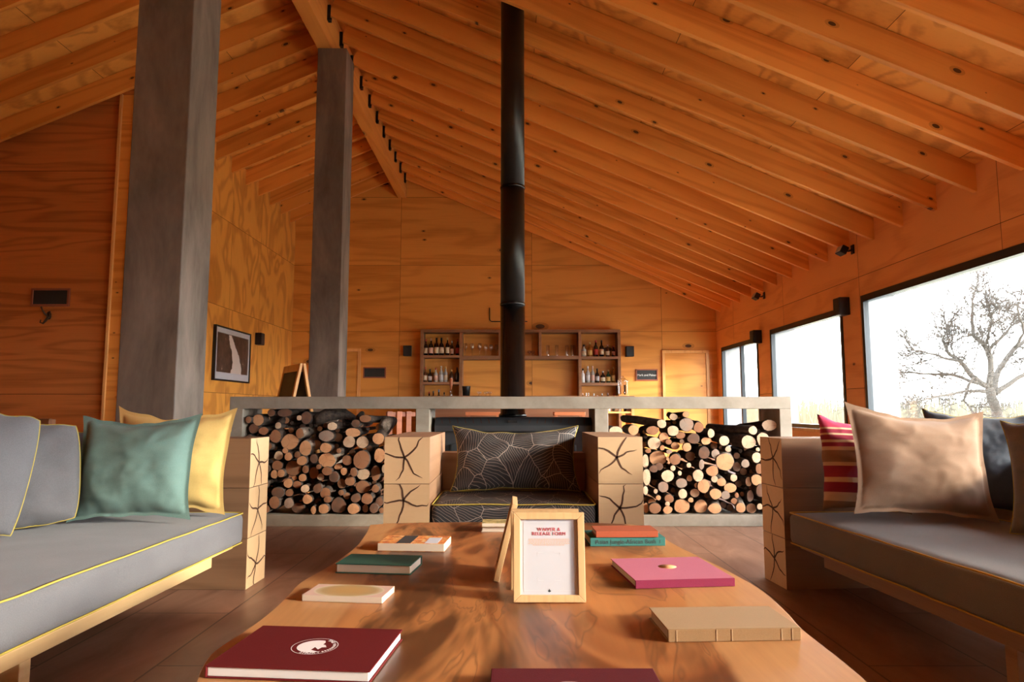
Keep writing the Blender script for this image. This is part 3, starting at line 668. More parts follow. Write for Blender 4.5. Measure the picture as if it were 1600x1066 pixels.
for side, L_ in logs.items():
    L_.sort(key=lambda q: (int((q[1] - 640) / 17), q[0])); cnt = {}
    for q in L_:
        row = min(9, max(0, int((q[1] - 640) / 17))); cnt[row] = cnt.get(row, 0) + 1
        px, py, rx, ry, tn, dx, dy, palebark, deep = q
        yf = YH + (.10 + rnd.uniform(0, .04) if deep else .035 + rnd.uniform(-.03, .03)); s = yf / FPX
        c = atY(px, py, yf); ln = rnd.uniform(.33, .36) if not deep else .27
        zmin = zbs + ry * s * .98 + .003
        if c.z < zmin: c.z = zmin
        d = Vector((dx * s * 1.6, ln, -dy * s * 1.6)); n_ = 14; bk = MB(); ce = MB(); seed = rnd.random() * 50
        prof = []
        for i in range(n_):
            a = 2 * math.pi * i / n_; k_ = 1 + .16 * noise.noise(Vector((math.cos(a) * 1.1, math.sin(a) * 1.1, seed)))
            prof.append(Vector((math.cos(a) * rx * s * k_, 0, math.sin(a) * ry * s * k_)))
        ys_ = (0, .3, .65, 1); vs_ = []
        for j, t in enumerate(ys_):
            wob = Vector((noise.noise(Vector((seed, t * 2, 0))), 0, noise.noise(Vector((seed, t * 2, 9))))) * (.25 * rx * s if t else 0)
            kk = 1 - .12 * t
            for pnt in prof: vs_.append(pnt * kk * (1 if j else .985) + d * t + wob)
        fs_ = [(j * n_ + i, j * n_ + (i + 1) % n_, (j + 1) * n_ + (i + 1) % n_, (j + 1) * n_ + i) for j in range(3) for i in range(n_)] + [tuple(range(3 * n_, 4 * n_))]
        bk.add(vs_, fs_, 0, 0, True)
        tx, tz = rnd.uniform(-.25, .25), rnd.uniform(-.25, .25)
        endv = [v * .93 + Vector((0, -.003 + 0 * v.x, 0)) for v in prof]
        for i in range(n_): bk.add([prof[i] * .985, prof[(i + 1) % n_] * .985, endv[(i + 1) % n_], endv[i]], [(3, 2, 1, 0)], 0, 0, False)
        ce.add([Vector((0, -.005, 0))] + endv, [(0, (i + 1) % n_ + 1, i + 1) for i in range(n_)])
        size = 'thin' if rx < 5.2 else ('thick' if rx > 9.5 else 'mid-sized')
        rowname = ['topmost', 'second-highest', 'third-highest', 'fourth-highest', 'fifth-highest', 'fifth-lowest', 'fourth-lowest', 'third-lowest', 'second-lowest', 'lowest'][row]
        lab = '%s %s firewood log, %s pile, %s layer, %s from the left' % (size, TW[tn], side, rowname, ordn(cnt[row]))
        o = solid('firewood_log', bk, 'bark_pale' if palebark else 'bark_dark', lab, 'firewood', c, group='firewood logs stacked in the %s bay of the hearth' % side)
        e = part('cut_end', ce, 'log_cut_end', o); k_ = rnd.uniform(.85, 1.15) * (.6 if deep else 1); e.color = (*[min(1, x * k_) for x in TONE[tn]], 1)  # deep ends tinted darker, painting in the shade of the gaps
# a few crooked logs lying across the top
def crooked(pts, rad, label, pale=False):
    P_ = [atY(a, b_, YH + .08 + .07 * i) for i, (a, b_) in enumerate(pts)]; base = P_[0].copy()
    m = MB().tube([p - base for p in P_], [r * YH / FPX for r in rad], 12)
    solid('firewood_log', m, 'bark_pale' if pale else 'bark_dark', label, 'firewood', base)
crooked([(436, 662), (450, 652), (466, 650), (482, 642)], (5, 7, 6, 3), 'crooked dark branch lying across the top left of the left firewood pile')
crooked([(492, 657), (512, 648), (532, 645), (552, 655)], (8, 11, 11, 7), 'big dark bark-covered log lying sideways on top of the left pile')
crooked([(558, 664), (562, 652), (566, 646)], (5, 6, 4), 'short dark stub standing at the top right of the left pile')
crooked([(600, 668), (604, 660), (609, 656)], (9, 10, 6), 'knobbly grey-brown log end on the right shoulder of the left pile', True)
# wood stove with flue
xs0, xs1 = hx(677), hx(927); sy = YH + .10; st = thing('wood_stove', 'black cast-iron wood stove with slotted sloping top inside the hearth', 'stove', ((xs0 + xs1) / 2, sy, zbs + .001))
wS = (xs1 - xs0) / 2 - .004; zs = atY(800, 653, sy).z - zbs
m = MB().box(-wS, wS, .03, .60, 0, zs - .10); part('stove_body', m, 'stove_iron', st, .006)
m = MB().box(-wS * .8, wS * .8, .005, .03, .08, zs - .2); part('stove_door', m, 'stove_iron', st, .01)
part('door_glass', MB().box(-wS * .68, wS * .68, -.002, .006, .14, zs - .26), 'flue_enamel', st)
cp = MB(); cp.add([(-wS, .0, zs - .105), (wS, .0, zs - .105), (wS, .0, zs - .06), (-wS, .0, zs - .06), (-wS, .06, zs), (wS, .06, zs), (wS, .60, zs), (-wS, .60, zs), (-wS, .60, zs - .105), (wS, .60, zs - .105)],
       [(0, 1, 2, 3), (3, 2, 5, 4), (4, 5, 6, 7), (7, 6, 9, 8), (0, 8, 9, 1), (0, 3, 4, 7, 8), (1, 9, 6, 5, 2)])
part('slotted_hood', cp, 'stove_iron', st, .004)
for i in range(-9, 10):
    if abs(i) < 2: continue
    xx = i * wS / 10
    sl = MB().add([(xx - .004, .012, zs - .052), (xx + .003, .012, zs - .052), (xx + .012 * (1 if i > 0 else -1) + .003, .05, zs - .008), (xx + .012 * (1 if i > 0 else -1) - .004, .05, zs - .008)], [(0, 1, 2, 3)])
    for k in range(4): sl.v[k] = (sl.v[k][0], sl.v[k][1] - .0015, sl.v[k][2] + .0015)
    part('vent_slot', sl, 'seam_dark', st)
part('air_lever', MB().box(-.04, .03, .015, .03, zs - .04, zs - .022), 'black_metal', st)
yfl = sy + .44; zf0 = zbs + zs + .003; fl = thing('stove_flue', 'tall glossy black stovepipe rising from the stove through the roof', 'flue', (atY(801, 600, yfl).x, yfl, zf0))
ztop = zb(fl.location.x) + RH - zf0
rf = 19.3 / FPX * yfl / math.cos(PITCH)
zj1 = atY(800, 476, yfl).z - zf0; zj2 = atY(800, 294, yfl).z - zf0
part('lower_pipe', MB().lathe([(rf * 1.12, 0), (rf * 1.12, .02), (rf, .03), (rf, zj1)], 40), 'flue_enamel', fl)
part('middle_pipe', MB().lathe([(rf * .985, zj1), (rf * .985, zj2)], 40), 'flue_matt', fl); part('upper_pipe', MB().lathe([(rf * .98, zj2), (rf * .98, ztop)], 40), 'flue_matt', fl)
for z in (zj1, zj2): part('joint_ring', MB().lathe([(rf * .98, z - .012), (rf * 1.03, z - .009), (rf * 1.03, z + .009), (rf * .98, z + .012)], 40), 'flue_enamel', fl)

# ================================================================ SEATING
def cracks(mb, cx, cz, w_, h_, seed, plane, off, mi):
    """star of heart-cracks on a sleeper end; plane 'Y' (front face) or 'X'"""
    rn = random.Random(seed); ccx = cx + rn.uniform(-.06, .06) * w_ * 2; ccz = cz + rn.uniform(-.08, .08) * h_ * 2
    n_ = 5; a0 = rn.uniform(0, 6.28)
    for k in range(n_):
        a = a0 + k * 6.28 / n_ + rn.uniform(-.25, .25); ln = rn.uniform(.85, 1.35); pts = []
        for i in range(7):
            t = i / 6 * ln; aa = a + .16 * math.sin(t * 3.5 + k * 2 + seed) + rn.uniform(-.05, .05)
            pts.append((ccx + math.cos(aa) * t * w_ * .56, ccz + math.sin(aa) * t * h_ * .56))
        for (p, q), wd, wd2 in zip(zip(pts, pts[1:]), [.0050, .0048, .0045, .004, .0034, .0024], [.0048, .0045, .004, .0034, .0024, .0006]):
            dx, dz = q[0] - p[0], q[1] - p[1]; l = math.hypot(dx, dz) or 1; nx, nz = -dz / l, dx / l
            def cl(x, z): return (min(max(x, cx - w_ / 2 + .002), cx + w_ / 2 - .002), min(max(z, cz - h_ / 2 + .002), cz + h_ / 2 - .002))
            c4 = [cl(p[0] + nx * wd, p[1] + nz * wd), cl(p[0] - nx * wd, p[1] - nz * wd), cl(q[0] - nx * wd2, q[1] - nz * wd2), cl(q[0] + nx * wd2, q[1] + nz * wd2)]
            mb.add([(x, off, z) if plane == 'Y' else (off, x, z) for x, z in c4], [(0, 1, 2, 3)], mi)
def sleeper(parent, x0, x1, y0, y1, z0, z1, endface, seed, side='sleeper_side_x', name='sleeper'):
    m = MB(); g = .0015; m.box(x0, x1, y0, y1, z0 + g, z1 - g, 0, seed, faces={k: 1 for k in endface})
    if '-' in endface: cracks(m, (x0 + x1) / 2, (z0 + z1) / 2, x1 - x0, z1 - z0, seed, 'Y', y0 - .0012, 2)
    if 'l' in endface: cracks(m, (y0 + y1) / 2, (z0 + z1) / 2, y1 - y0, z1 - z0, seed, 'X', x0 - .0012, 2)
    if 'r' in endface: cracks(m, (y0 + y1) / 2, (z0 + z1) / 2, y1 - y0, z1 - z0, seed, 'X', x1 + .0012, 2)
    return part(name, m, [side, 'sleeper_end', 'crack_dark'], parent)
def cushion_block(w_, d_, h_, puff=.012, seed=0, nx=40, ny=24, edge=.03, wr=.004):
    """box cushion centred in x,y, z 0..h, soft edges"""
    m = MB(); vs = []; fs = []; K = 8
    # superellipsoid-like grid: cube-sphere mapping of 6 faces
    bm = bmesh.new(); bmesh.ops.create_grid(bm, x_segments=1, y_segments=1, size=1); bm.free()
    def pt(u, v, face):
        x, y, z = {'t': (u, v, 1), 'b': (u, -v, -1), 'f': (u, -1, v), 'k': (-u, 1, v), 'r': (1, u, v), 'l': (-1, -u, v)}[face]
        X_, Y_, Z_ = x * w_ / 2, y * d_ / 2, z * h_ / 2; r = edge
        ix, iy, iz = max(-w_ / 2 + r, min(w_ / 2 - r, X_)), max(-d_ / 2 + r, min(d_ / 2 - r, Y_)), max(-h_ / 2 + r, min(h_ / 2 - r, Z_))
        d = Vector((X_ - ix, Y_ - iy, Z_ - iz)); p = Vector((ix, iy, iz)) + (d.normalized() * r if d.length > 1e-6 else d)
        p.z += (puff * (1 - x * x) * (1 - y * y) * z); n_ = noise.noise(Vector((X_ * 7 + seed, Y_ * 7, Z_ * 7))) * wr; p += Vector((0, n_ * .6, n_ * (1 if z > 0 else .3)))
        return Vector((p.x, p.y, p.z + h_ / 2))
    def lin(k):   # denser near edges
        return [math.sin((i / k - .5) * math.pi) * .35 + (i / k * 2 - 1) * .65 for i in range(k + 1)]
    for fc, a, b_ in (('t', nx, ny), ('b', nx, ny), ('f', nx, K), ('k', nx, K), ('r', ny, K), ('l', ny, K)):
        o = len(vs); U, V = lin(a), lin(b_)
        for v in V:
            for u in U: vs.append(pt(u, v, fc))
        for j in range(b_):
            for i in range(a): q = o + j * (a + 1) + i; fs.append((q, q + 1, q + a + 2, q + a + 1))
    return m.add(vs, fs, 0, 0, True)
def piping_loop(w_, d_, z, r, mb, seed=0, edge=.03, puff=0):
    pts = []; e = edge * .8; hw, hd = w_ / 2 - .004, d_ / 2 - .004
    for cx, cy, a0 in ((hw - e, hd - e, 0), (-hw + e, hd - e, 90), (-hw + e, -hd + e, 180), (hw - e, -hd + e, 270)):
        for k in range(5): a = R(a0 + k * 22.5); pts.append((cx + math.cos(a) * e, cy + math.sin(a) * e))
    out = []
    for i in range(len(pts)):
        a, b_ = pts[i], pts[(i + 1) % len(pts)]; n_ = max(1, int(math.hypot(b_[0] - a[0], b_[1] - a[1]) / .06))
        for k in range(n_):
            t = k / n_; x, y = a[0] + (b_[0] - a[0]) * t, a[1] + (b_[1] - a[1]) * t
            nn = noise.noise(Vector((x * 5 + seed, y * 5, z))) * .004; out.append((x, y, z + nn))
    mb.tube(out, r, 6, closed=True)
def pillow(name, w_, h_, t_, mat, label, loc, rot, flange=0, pipe=None, seed=0, crumple=.012, sag=.03, cat='cushion', group=None, ears=.05, pinch=.055):
    """pillow stands in its local XZ plane (x width, z height from 0), thickness along y"""
    rn = random.Random(seed); n_ = 48
    def P(u, v, s):
        # pincushion outline: ears at the corners
        e = ears * (abs(u) ** 3) * (abs(v) ** 3)
        kx = 1 - pinch * (1 - v * v) + e; kz = 1 - pinch * (1 - u * u) + e
        x, z = u * w_ / 2 * kx, v * h_ / 2 * kz
        um, vm = min(1, abs(u) / (1 - flange)), min(1, abs(v) / (1 - flange))
        th = t_ / 2 * (max(0, (1 - um ** 2.4)) * max(0, (1 - vm ** 2.4))) ** .55
        fold = noise.noise(Vector((u * 2.2 + seed, v * 2.2, 0))) * crumple * 1.0 + (noise.ridged_multi_fractal(Vector((u * 1.3 + v * .9 + seed, v * 1.9 - u * .8, s * 3)), .9, 2.3, 4, 1, 2) - 1) * crumple * .75
        y = s * (th + .002) + s * fold * min(1, th / (t_ * .12)) + noise.noise(Vector((u * 1.5, v * 1.5, seed + 3))) * crumple * 1.3
        z -= sag * (1 - u * u) * max(0, v) ** 2 * .9
        z += noise.noise(Vector((u * 3, seed, 2))) * crumple * 1.2 * abs(v) ** 3
        return Vector((x, y, z + h_ / 2))
    m = MB(); g = []
    for s in (-1, 1):
        o = len(m.v); vs = [P(-1 + 2 * i / n_, -1 + 2 * j / n_, s) for j in range(n_ + 1) for i in range(n_ + 1)]
        fs = []
        for j in range(n_):
            for i in range(n_):
                q = j * (n_ + 1) + i; f = (q, q + 1, q + n_ + 2, q + n_ + 1); fs.append(f if s < 0 else f[::-1])
        m.add(vs, fs, 0, 0, True)
    me = m.mesh(name, [mat]); bm = bmesh.new(); bm.from_mesh(me); bmesh.ops.remove_doubles(bm, verts=bm.verts, dist=.0045); bm.to_mesh(me); bm.free()
    # local z used by stripes: centre it
    if mat == 'striped_cloth':
        for v in me.vertices: v.co.z -= h_ / 2
    dz = min(v.co.z for v in me.vertices)
    M = Matrix.Rotation(rot[2], 3, 'Z') @ Matrix.Rotation(rot[1], 3, 'Y') @ Matrix.Rotation(rot[0], 3, 'X')
    zmin = min((M @ v.co).z for v in me.vertices)
    o = bpy.data.objects.new(name, me); C.objects.link(o); o.rotation_euler = rot; o.location = (loc[0], loc[1], loc[2] - zmin + .002)
    tag(o, label, cat, group)
    if pipe:
        off = -h_ / 2 if mat == 'striped_cloth' else 0
        pts = []
        for k in range(n_): pts.append(P(-1 + 2 * k / n_, 1, 0))
        for k in range(n_): pts.append(P(1, 1 - 2 * k / n_, 0))
        for k in range(n_): pts.append(P(1 - 2 * k / n_, -1, 0))
        for k in range(n_): pts.append(P(-1, -1 + 2 * k / n_, 0))
        pm = MB(); pm.tube([p + Vector((0, 0, off)) for p in pts], .0027, 5, closed=True); part('piping', pm, pipe, o, label=pipe.split('_')[0] + ' piping')
    return o
# --- armchair
ya = Y0 = 3.56; SH = .24
ac = thing('sleeper_armchair', 'blocky armchair of cracked timber sleepers with leaf-patterned cushions, facing the table', 'armchair', (atY(803, 800, ya).x, ya, 0))
ax0 = ac.location.x
def ex(px): return atY(px, 750, ya).x - ax0
for (a, b_, sd) in ((600, 671, 3), (935, 1005, 11)):
    for k in range(3): sleeper(ac, ex(a), ex(b_), 0, .80, k * SH, (k + 1) * SH, '-', sd + k * 5, 'sleeper_side_y', 'arm_sleeper')
xi0, xi1 = ex(671) + .003, ex(935) - .003
for k in range(2): sleeper(ac, xi0, xi1, .62, .80, .12 + k * SH, .12 + (k + 1) * SH, '', 30 + k, 'sleeper_side_x', 'back_sleeper')
part('seat_frame', MB().box(xi0, xi1, .04, .62, .14, .20), 'sleeper_side_x', ac, .004)
wc = xi1 - xi0 - .01; sc_ = solid('seat_cushion', cushion_block(wc, .60, .175, .01, 5, wr=.008), 'leaf_line_cloth', 'black box cushion with fine leaf lines on the armchair seat', 'cushion', (ax0 + (xi0 + xi1) / 2, ya + .312, .2015))
pm = MB(); piping_loop(wc, .60, .172, .0035, pm); piping_loop(wc, .60, .006, .0035, pm); part('piping', pm, 'yellow_piping', sc_, label='yellow piping')
pillow('back_pillow', .72, .37, .17, 'leaf_line_cloth', 'wide black leaf-line pillow with yellow piping leaning on the armchair back', (ax0 + .01, ya + .47, .385), (R(-14), 0, R(0)), 0, 'yellow_piping', 4, .010, .035)
# --- sofas
def sofa(name, label, side, far, rotz, seat_mat, pipe, rail):
    """origin at the far front corner on the floor; local +y toward the camera end is negative; side=-1: seat extends to -x"""
    s = thing(name, label, 'sofa', far, rotz)
    D = 1.0; T = .235; LEN = 2.75
    def xr(a, b_): return (min(side * a, side * b_), max(side * a, side * b_))
    endc = 'r' if side < 0 else 'l'
    for k in range(3):
        x0, x1 = xr(0, D); sleeper(s, x0, x1, -.001, T, k * SH, (k + 1) * SH, endc, 41 + k * 3 + (side > 0) * 20, 'sleeper_side_x', 'arm_sleeper')
        sleeper(s, x0, x1, -LEN - T, -LEN, k * SH, (k + 1) * SH, endc, 71 + k * 3, 'sleeper_side_x', 'arm_sleeper')
    x0, x1 = xr(D - .12, D)
    for k in range(2): sleeper(s, x0, x1, -LEN + .003, -.004, .20 + k * .22, .20 + (k + 1) * .22, '', 90 + k, 'sleeper_side_y', 'back_board')
    x0, x1 = xr(.055, .10); part('front_rail', MB().box(x0, x1, -LEN + .003, -.25, .16, .205), rail, s, .003)
    part('cushion_support', MB().box(*xr(.045, D - .125), -LEN + .003, -.06, .206, .221), rail, s, .002)
    for yy in ((-1.40,) if side < 0 else (-1.30,)):
        x0, x1 = xr(.06, .13); part('leg', MB().box(x0, x1, yy, yy + .045, 0, .16), rail, s, .002)
        x0, x1 = xr(.78, .85); part('leg', MB().box(x0, x1, yy, yy + .045, 0, .16), rail, s, .002)
    cw = D - .125; o = solid('seat_cushion', cushion_block(LEN - .02, cw - .012, .145, .012, 9 + side, nx=70, ny=20, wr=.003), seat_mat,
        'long grey box seat cushion on the %s sofa' % ('left' if side < 0 else 'right'), 'cushion')
    M = Matrix.Translation(far) @ Matrix.Rotation(rotz, 4, 'Z') @ Matrix.Translation((side * (cw / 2 + .004), -LEN / 2 - .002, .2225)) @ Matrix.Rotation(R(90), 4, 'Z')
    o.matrix_world = M
    pm = MB(); piping_loop(LEN - .02, cw - .012, .143, .0032, pm, 1); piping_loop(LEN - .02, cw - .012, .006, .0032, pm, 2); part('piping', pm, pipe, o, label='%s piping' % pipe.split('_')[0])
    return s
YS = 3.37
sofa('sleeper_sofa', 'long sofa left of the table with cracked timber arm and pale grey seat', -1, (-1.275, YS, 0), R(1.2) * -1, 'grey_canvas', 'yellow_piping', 'rail_pine')
sofa('sleeper_sofa', 'long shaded sofa right of the table with brown timber arm below the windows', 1, (1.315, YS, 0), R(4.5), 'brown_grey_canvas', 'orange_piping', 'sleeper_side_y')
SZ = .378
# cushions on the left sofa
def pc(px, py, z=SZ): q = atZ(px, py, z); return (q.x, q.y, z)
q = pc(214, 806); pillow('throw_pillow', .50, .44, .16, 'teal_linen', 'large sea-green linen pillow in front of the yellow one, left sofa', (-1.635, 2.97, SZ), (R(-12), R(-1), R(2)), .10, None, 2, .012, .02)
q = pc(262, 792); pillow('throw_pillow', .55, .47, .12, 'yellow_linen', 'pale yellow flanged pillow leaning on the far arm of the left sofa', (-1.60, 3.20, SZ), (R(-8), R(1), R(-2)), .10, None, 8, .012, .04)
pillow('throw_pillow', .44, .41, .17, 'grey_canvas', 'grey pillow with yellow piping, second from the frame edge on left sofa', (-2.00, 2.80, SZ), (R(-12), R(-3), R(30)), 0, 'yellow_piping', 3, .008, .0, ears=-.06, pinch=-.02)
pillow('throw_pillow', .38, .37, .12, 'grey_canvas', 'grey pillow half hidden behind the sea-green pillow', (-1.98, 3.14, SZ), (R(-6), R(2), R(14)), 0, 'yellow_piping', 13, .012, .0)
pillow('throw_pillow', .46, .465, .18, 'grey_canvas', 'light grey pillow cut off by the left edge of the photo', (-2.10, 2.55, SZ), (R(-12), R(8), R(30)), 0, 'yellow_piping', 6, .008, .0, ears=-.04, pinch=-.02)
# right sofa
q = pc(1330, 793); pillow('throw_pillow', .40, .42, .13, 'striped_cloth', 'red, cream and tan striped pillow against the far arm of the right sofa', (1.635, 3.22, SZ), (R(-8), R(3), R(3)), .0, None, 21, .010, .02)
q = pc(1400, 808); pillow('throw_pillow', .60, .46, .15, 'beige_linen', 'large beige flanged pillow beside the striped one, right sofa', (1.755, 2.95, SZ), (R(-12), R(4), R(2)), .10, None, 24, .010, .03)
q = pc(1535, 822); pillow('throw_pillow', .42, .43, .17, 'navy_canvas', 'dark navy pillow with yellow piping behind the beige pillow', (2.12, 3.12, SZ), (R(-12), R(3), R(-22)), 0, 'yellow_piping', 31, .012, .0, ears=.10)
q = pc(1600, 838); pillow('throw_pillow', .52, .42, .20, 'brown_grey_canvas', 'brownish grey pillow cut off by the right edge of the photo', (2.15, 2.55, SZ), (R(-10), R(-2), R(-42)), 0, 'yellow_piping', 35, .012, .0)
# low bench behind the left sofa
bb = thing('wooden_bench', 'dark wooden bench with a plank back behind the left sofa', 'bench', (-3.9, 4.9, 0))
for z in (.55, .68): part('back_plank', MB().box(-.9, .60, .0, .035, z, z + .115), 'dark_bench_wood', bb, .004)
part('seat', MB().box(-.9, .60, -.42, .0, .40, .44), 'dark_bench_wood', bb, .004)
for x in (-.85, .53):
    part('leg', MB().box(x, x + .06, -.41, -.35, 0, .40), 'dark_bench_wood', bb, .003); part('leg', MB().box(x, x + .06, .036, .09, 0, .79), 'dark_bench_wood', bb, .003)

# ================================================================ TABLE
ZT = .46
left = [(579,815.5),(574,828),(566,841),(554,856),(522,879),(496,894),(466,910),(446,932),(425,953),(387,982),(343,1009),(322,1025),(308,1050),(294,1085),(270,1160)]
right = [(1006,815.5),(1030,834),(1055,851),(1100,872),(1145,894),(1195,922),(1232,955),(1253,980),(1290,1009),(1323,1034),(1360,1065),(1395,1100),(1440,1160)]
out = [atZ(a, b_, ZT) for a, b_ in left] + [atZ(a, b_, ZT) for a, b_ in right[::-1]]
def smooth(pts):
    r = []
    for i in range(len(pts)):
        a, b_ = pts[i], pts[(i + 1) % len(pts)]; r += [a * .75 + b_ * .25, a * .25 + b_ * .75]
    return r
out = smooth(smooth(out)); cen = sum(out, Vector()) / len(out); tb = thing('coffee_table', 'low live-edge timber slab coffee table with books and framed notices', 'table', (cen.x, cen.y, 0))
m = MB(); n_ = len(out); rings = [(0.994, ZT - .002), (1.0, ZT - .012), (1.004, ZT - .03), (.985, ZT - .055), (.965, ZT - .075)]
vs_ = []
for k, z in rings:
    for i, p in enumerate(out): kk = k + (noise.noise(Vector((i * .35, z * 30, 0))) * .008 if z < ZT - .005 else 0); vs_.append(((p.x - cen.x) * kk, (p.y - cen.y) * (1 + (kk - 1) * .6), z))
fs_ = [(j * n_ + i, (j + 1) * n_ + i, (j + 1) * n_ + (i + 1) % n_, j * n_ + (i + 1) % n_) for j in range(len(rings) - 1) for i in range(n_)]
vt = [((p.x - cen.x) * .990, (p.y - cen.y) * .992, ZT) for p in out]; o_ = len(vs_); vs_ += vt
fs_ += [(o_ + i, i, (i + 1) % n_, o_ + (i + 1) % n_) for i in range(n_)]
m.add(vs_, fs_, 0, 0, True); m.add(vt, [tuple(range(n_))], 0); m.add(vs_[4 * n_:5 * n_], [tuple(range(n_))[::-1]], 0)
part('table_top', m, 'table_slab_wood', tb)
for yy in (-.5, .42): part('leg', MB().box(-.28, .28, yy, yy + .10, 0, ZT - .0755), 'sleeper_side_x', tb, .006)
# --- books
def book(NL, NR, FL, th, cover, label, spine='l', z=ZT, pages='pages', spine_mat=None, name='book', hard=True, group=None, ret=False, top_mat=None, wd=None, dp=None):
    zt = z + th; a, b_, c = atZ(*NL, zt), atZ(*NR, zt), atZ(*FL, zt); ux = (b_ - a).normalized(); uy = Vector((-ux.y, ux.x, 0)); w_ = wd or (b_ - a).length; d_ = dp or abs((c - a).dot(uy))
    ctr = a + ux * w_ / 2 + uy * d_ / 2; t = thing(name, label, 'book', (ctr.x, ctr.y, z + .0006), math.atan2(ux.y, ux.x), group)
    ct = .0022 if hard else .0006; e = .003 if hard else .0; hw, hd = w_ / 2, d_ / 2
    ins = {'l': (0, e, e, e), 'r': (e, 0, e, e), '-': (e, e, 0, e), '+': (e, e, e, 0)}[spine]
    part('page_block', MB().box(-hw + ins[0] + (.001 if spine == 'l' else 0), hw - ins[1] - (.001 if spine == 'r' else 0), -hd + ins[2] + (.001 if spine == '-' else 0), hd - ins[3] - (.001 if spine == '+' else 0), ct, th - ct), pages, t, .0008, label='page edges')
    cv = part('front_cover', MB().box(-hw, hw, -hd, hd, th - ct, th), top_mat or cover, t, .0008); part('back_cover', MB().box(-hw, hw, -hd, hd, 0, ct), cover, t, .0008)
    sb = {'l': (-hw - .002, -hw + .0008, -hd, hd), 'r': (hw - .0008, hw + .002, -hd, hd), '-': (-hw, hw, -hd - .003, -hd + .0008), '+': (-hw, hw, hd - .0008, hd + .003)}[spine]
    part('spine', MB().box(*sb, 0, th), spine_mat or cover, t, .0012)
    t['hw'] = 0; del t['hw']
    return t, hw, hd, th
def emblem(parent, x, y, z, r, mat, words=True):
    m = MB(); k = 40
    def ring(r0, r1, a0=0, a1=360):
        n = 48
        for i in range(n):
            p, q = R(a0 + (a1 - a0) * i / n), R(a0 + (a1 - a0) * (i + 1) / n)
            m.add([(x + r0 * math.cos(p), y + r0 * math.sin(p), z), (x + r1 * math.cos(p), y + r1 * math.sin(p), z), (x + r1 * math.cos(q), y + r1 * math.sin(q), z), (x + r0 * math.cos(q), y + r0 * math.sin(q), z)], [(0, 1, 2, 3)])
    ring(r * .97, r, 0, 360)
    # ragged half disc
    pts = []
    for i in range(33):
        a = R(75 + i * 225 / 32); pts.append((x + r * .76 * math.cos(a), y + r * .76 * math.sin(a)))
    for i, (u, v) in enumerate(((.0, -.45), (.05, -.1), (.28, -.38), (.36, -.12), (.55, -.08), (.42, .18), (.28, .25), (.30, .50), (.22, .70))): pts.append((x + r * u, y + r * v))
    m.add([(a, b_, z) for a, b_ in pts], [tuple(range(len(pts)))])
    part('emblem', m, mat, parent, label='round printed emblem')
    if words:
        for txt, a0, st, flip in (('THE', 62, -11, 0), ('SHORT', -112, 13, 1)):
            for i, chh in enumerate(txt):
                a = R(a0 + st * i); text_part('emblem_letter', chh, r * .26, mat, parent, (x + r * .84 * math.cos(a), y + r * .84 * math.sin(a), z), (0, 0, a - R(90) + (math.pi if flip else 0)), ext=.0001)
        m2 = MB(); pr_ = z
        for i in range(9):
            a = R(25 - i * 9); c_, s_ = math.cos(a), math.sin(a)
            m2.add([(x + r * (.78 if j in (0, 3) else .9) * math.cos(a + da), y + r * (.78 if j in (0, 3) else .9) * math.sin(a + da), z) for j, da in enumerate((-.05, -.05, .05, .05))], [(0, 1, 2, 3)])
        part('emblem_band', m2, mat, parent)
t, hw, hd, th = book((322, 1041), (578, 1050), (415, 978), .018, 'red_cloth', 'large dark red hardback with a white round emblem, nearest left on the table', 'l', pages='pages_white')
e_ = atZ(492, 1011, ZT + .018); el = t.matrix_basis.inverted() @ e_; emblem(t, el.x, el.y, th + .0004, .037, 'emblem_white')
t, hw, hd, th = book((762, 1150), (1077, 1150), (767, 1045), .018, 'dark_red_cloth', 'dark red book at the bottom edge of the photo, nearest the camera', 'l', pages='pages_white')
e_ = atZ(892, 1082, ZT + .018); el = t.matrix_basis.inverted() @ e_; emblem(t, el.x, el.y, th + .0004, .034, 'emblem_white')
book((472, 930), (597, 934), (494, 913), .013, 'leaf_cover', 'thin beige softcover with an oval leaf design, left side of the table', '+', hard=False, spine_mat='tan_cloth')
book((524, 881), (642, 884), (547, 866), .023, 'green_cloth', 'dark green hardback with pale page edges, left side of the table', '+')
t, hw, hd, th = book((590, 849), (694, 850.5), (597, 837), .022, 'printed_cover', 'paperback with an orange printed cover, far left of the table', '+', hard=False)
part('cover_panel', MB().box(-hw * .45, -hw * .02, -hd * .97, hd * .97, th, th + .0004), 'text_black', t); part('price_label', MB().box(hw * .40, hw * .78, -hd * .9, hd * .5, th, th + .0005), 'paper_white', t)
book((752, 824), (803, 824), (756, 815), .016, 'pages', 'lower of two small books stacked behind the framed notices', '+', wd=.12, dp=.085)
book((753, 818), (803, 818), (757, 811), .012, 'olive_cover', 'upper of two small books, yellow-olive cover, behind the framed notices', '+', z=ZT + .0176, hard=False, wd=.115, dp=.08)
t, hw, hd, th = book((922, 841), (1039, 840), (907, 829), .024, 'teal_book_cloth', 'teal hardback with black spine lettering under the brick-red book', '-')
text_part('spine_title', 'Asian Jungle-African Bush', .0175, 'text_black', t, (-.006, -hd - .0032, th * .5), (R(90), 0, 0), 1.0)
for x in (-hw * .86, hw * .86): text_part('spine_mark', 'I', .015, 'text_black', t, (x, -hd - .0032, th * .5), (R(90), 0, 0))
book((931, 830.5), (1028, 830), (922, 822), .018, 'brick_cloth', 'brick-red hardback lying on top of the teal book', '-', z=ZT + .0255)
t, hw, hd, th = book((992.5, 907.5), (1147.5, 903.5), (955, 873.5), .018, 'magenta_cloth', 'large pink hardback with magenta spine, right side of the table', '-', top_mat='pink_cloth', spine_mat='magenta_cloth')
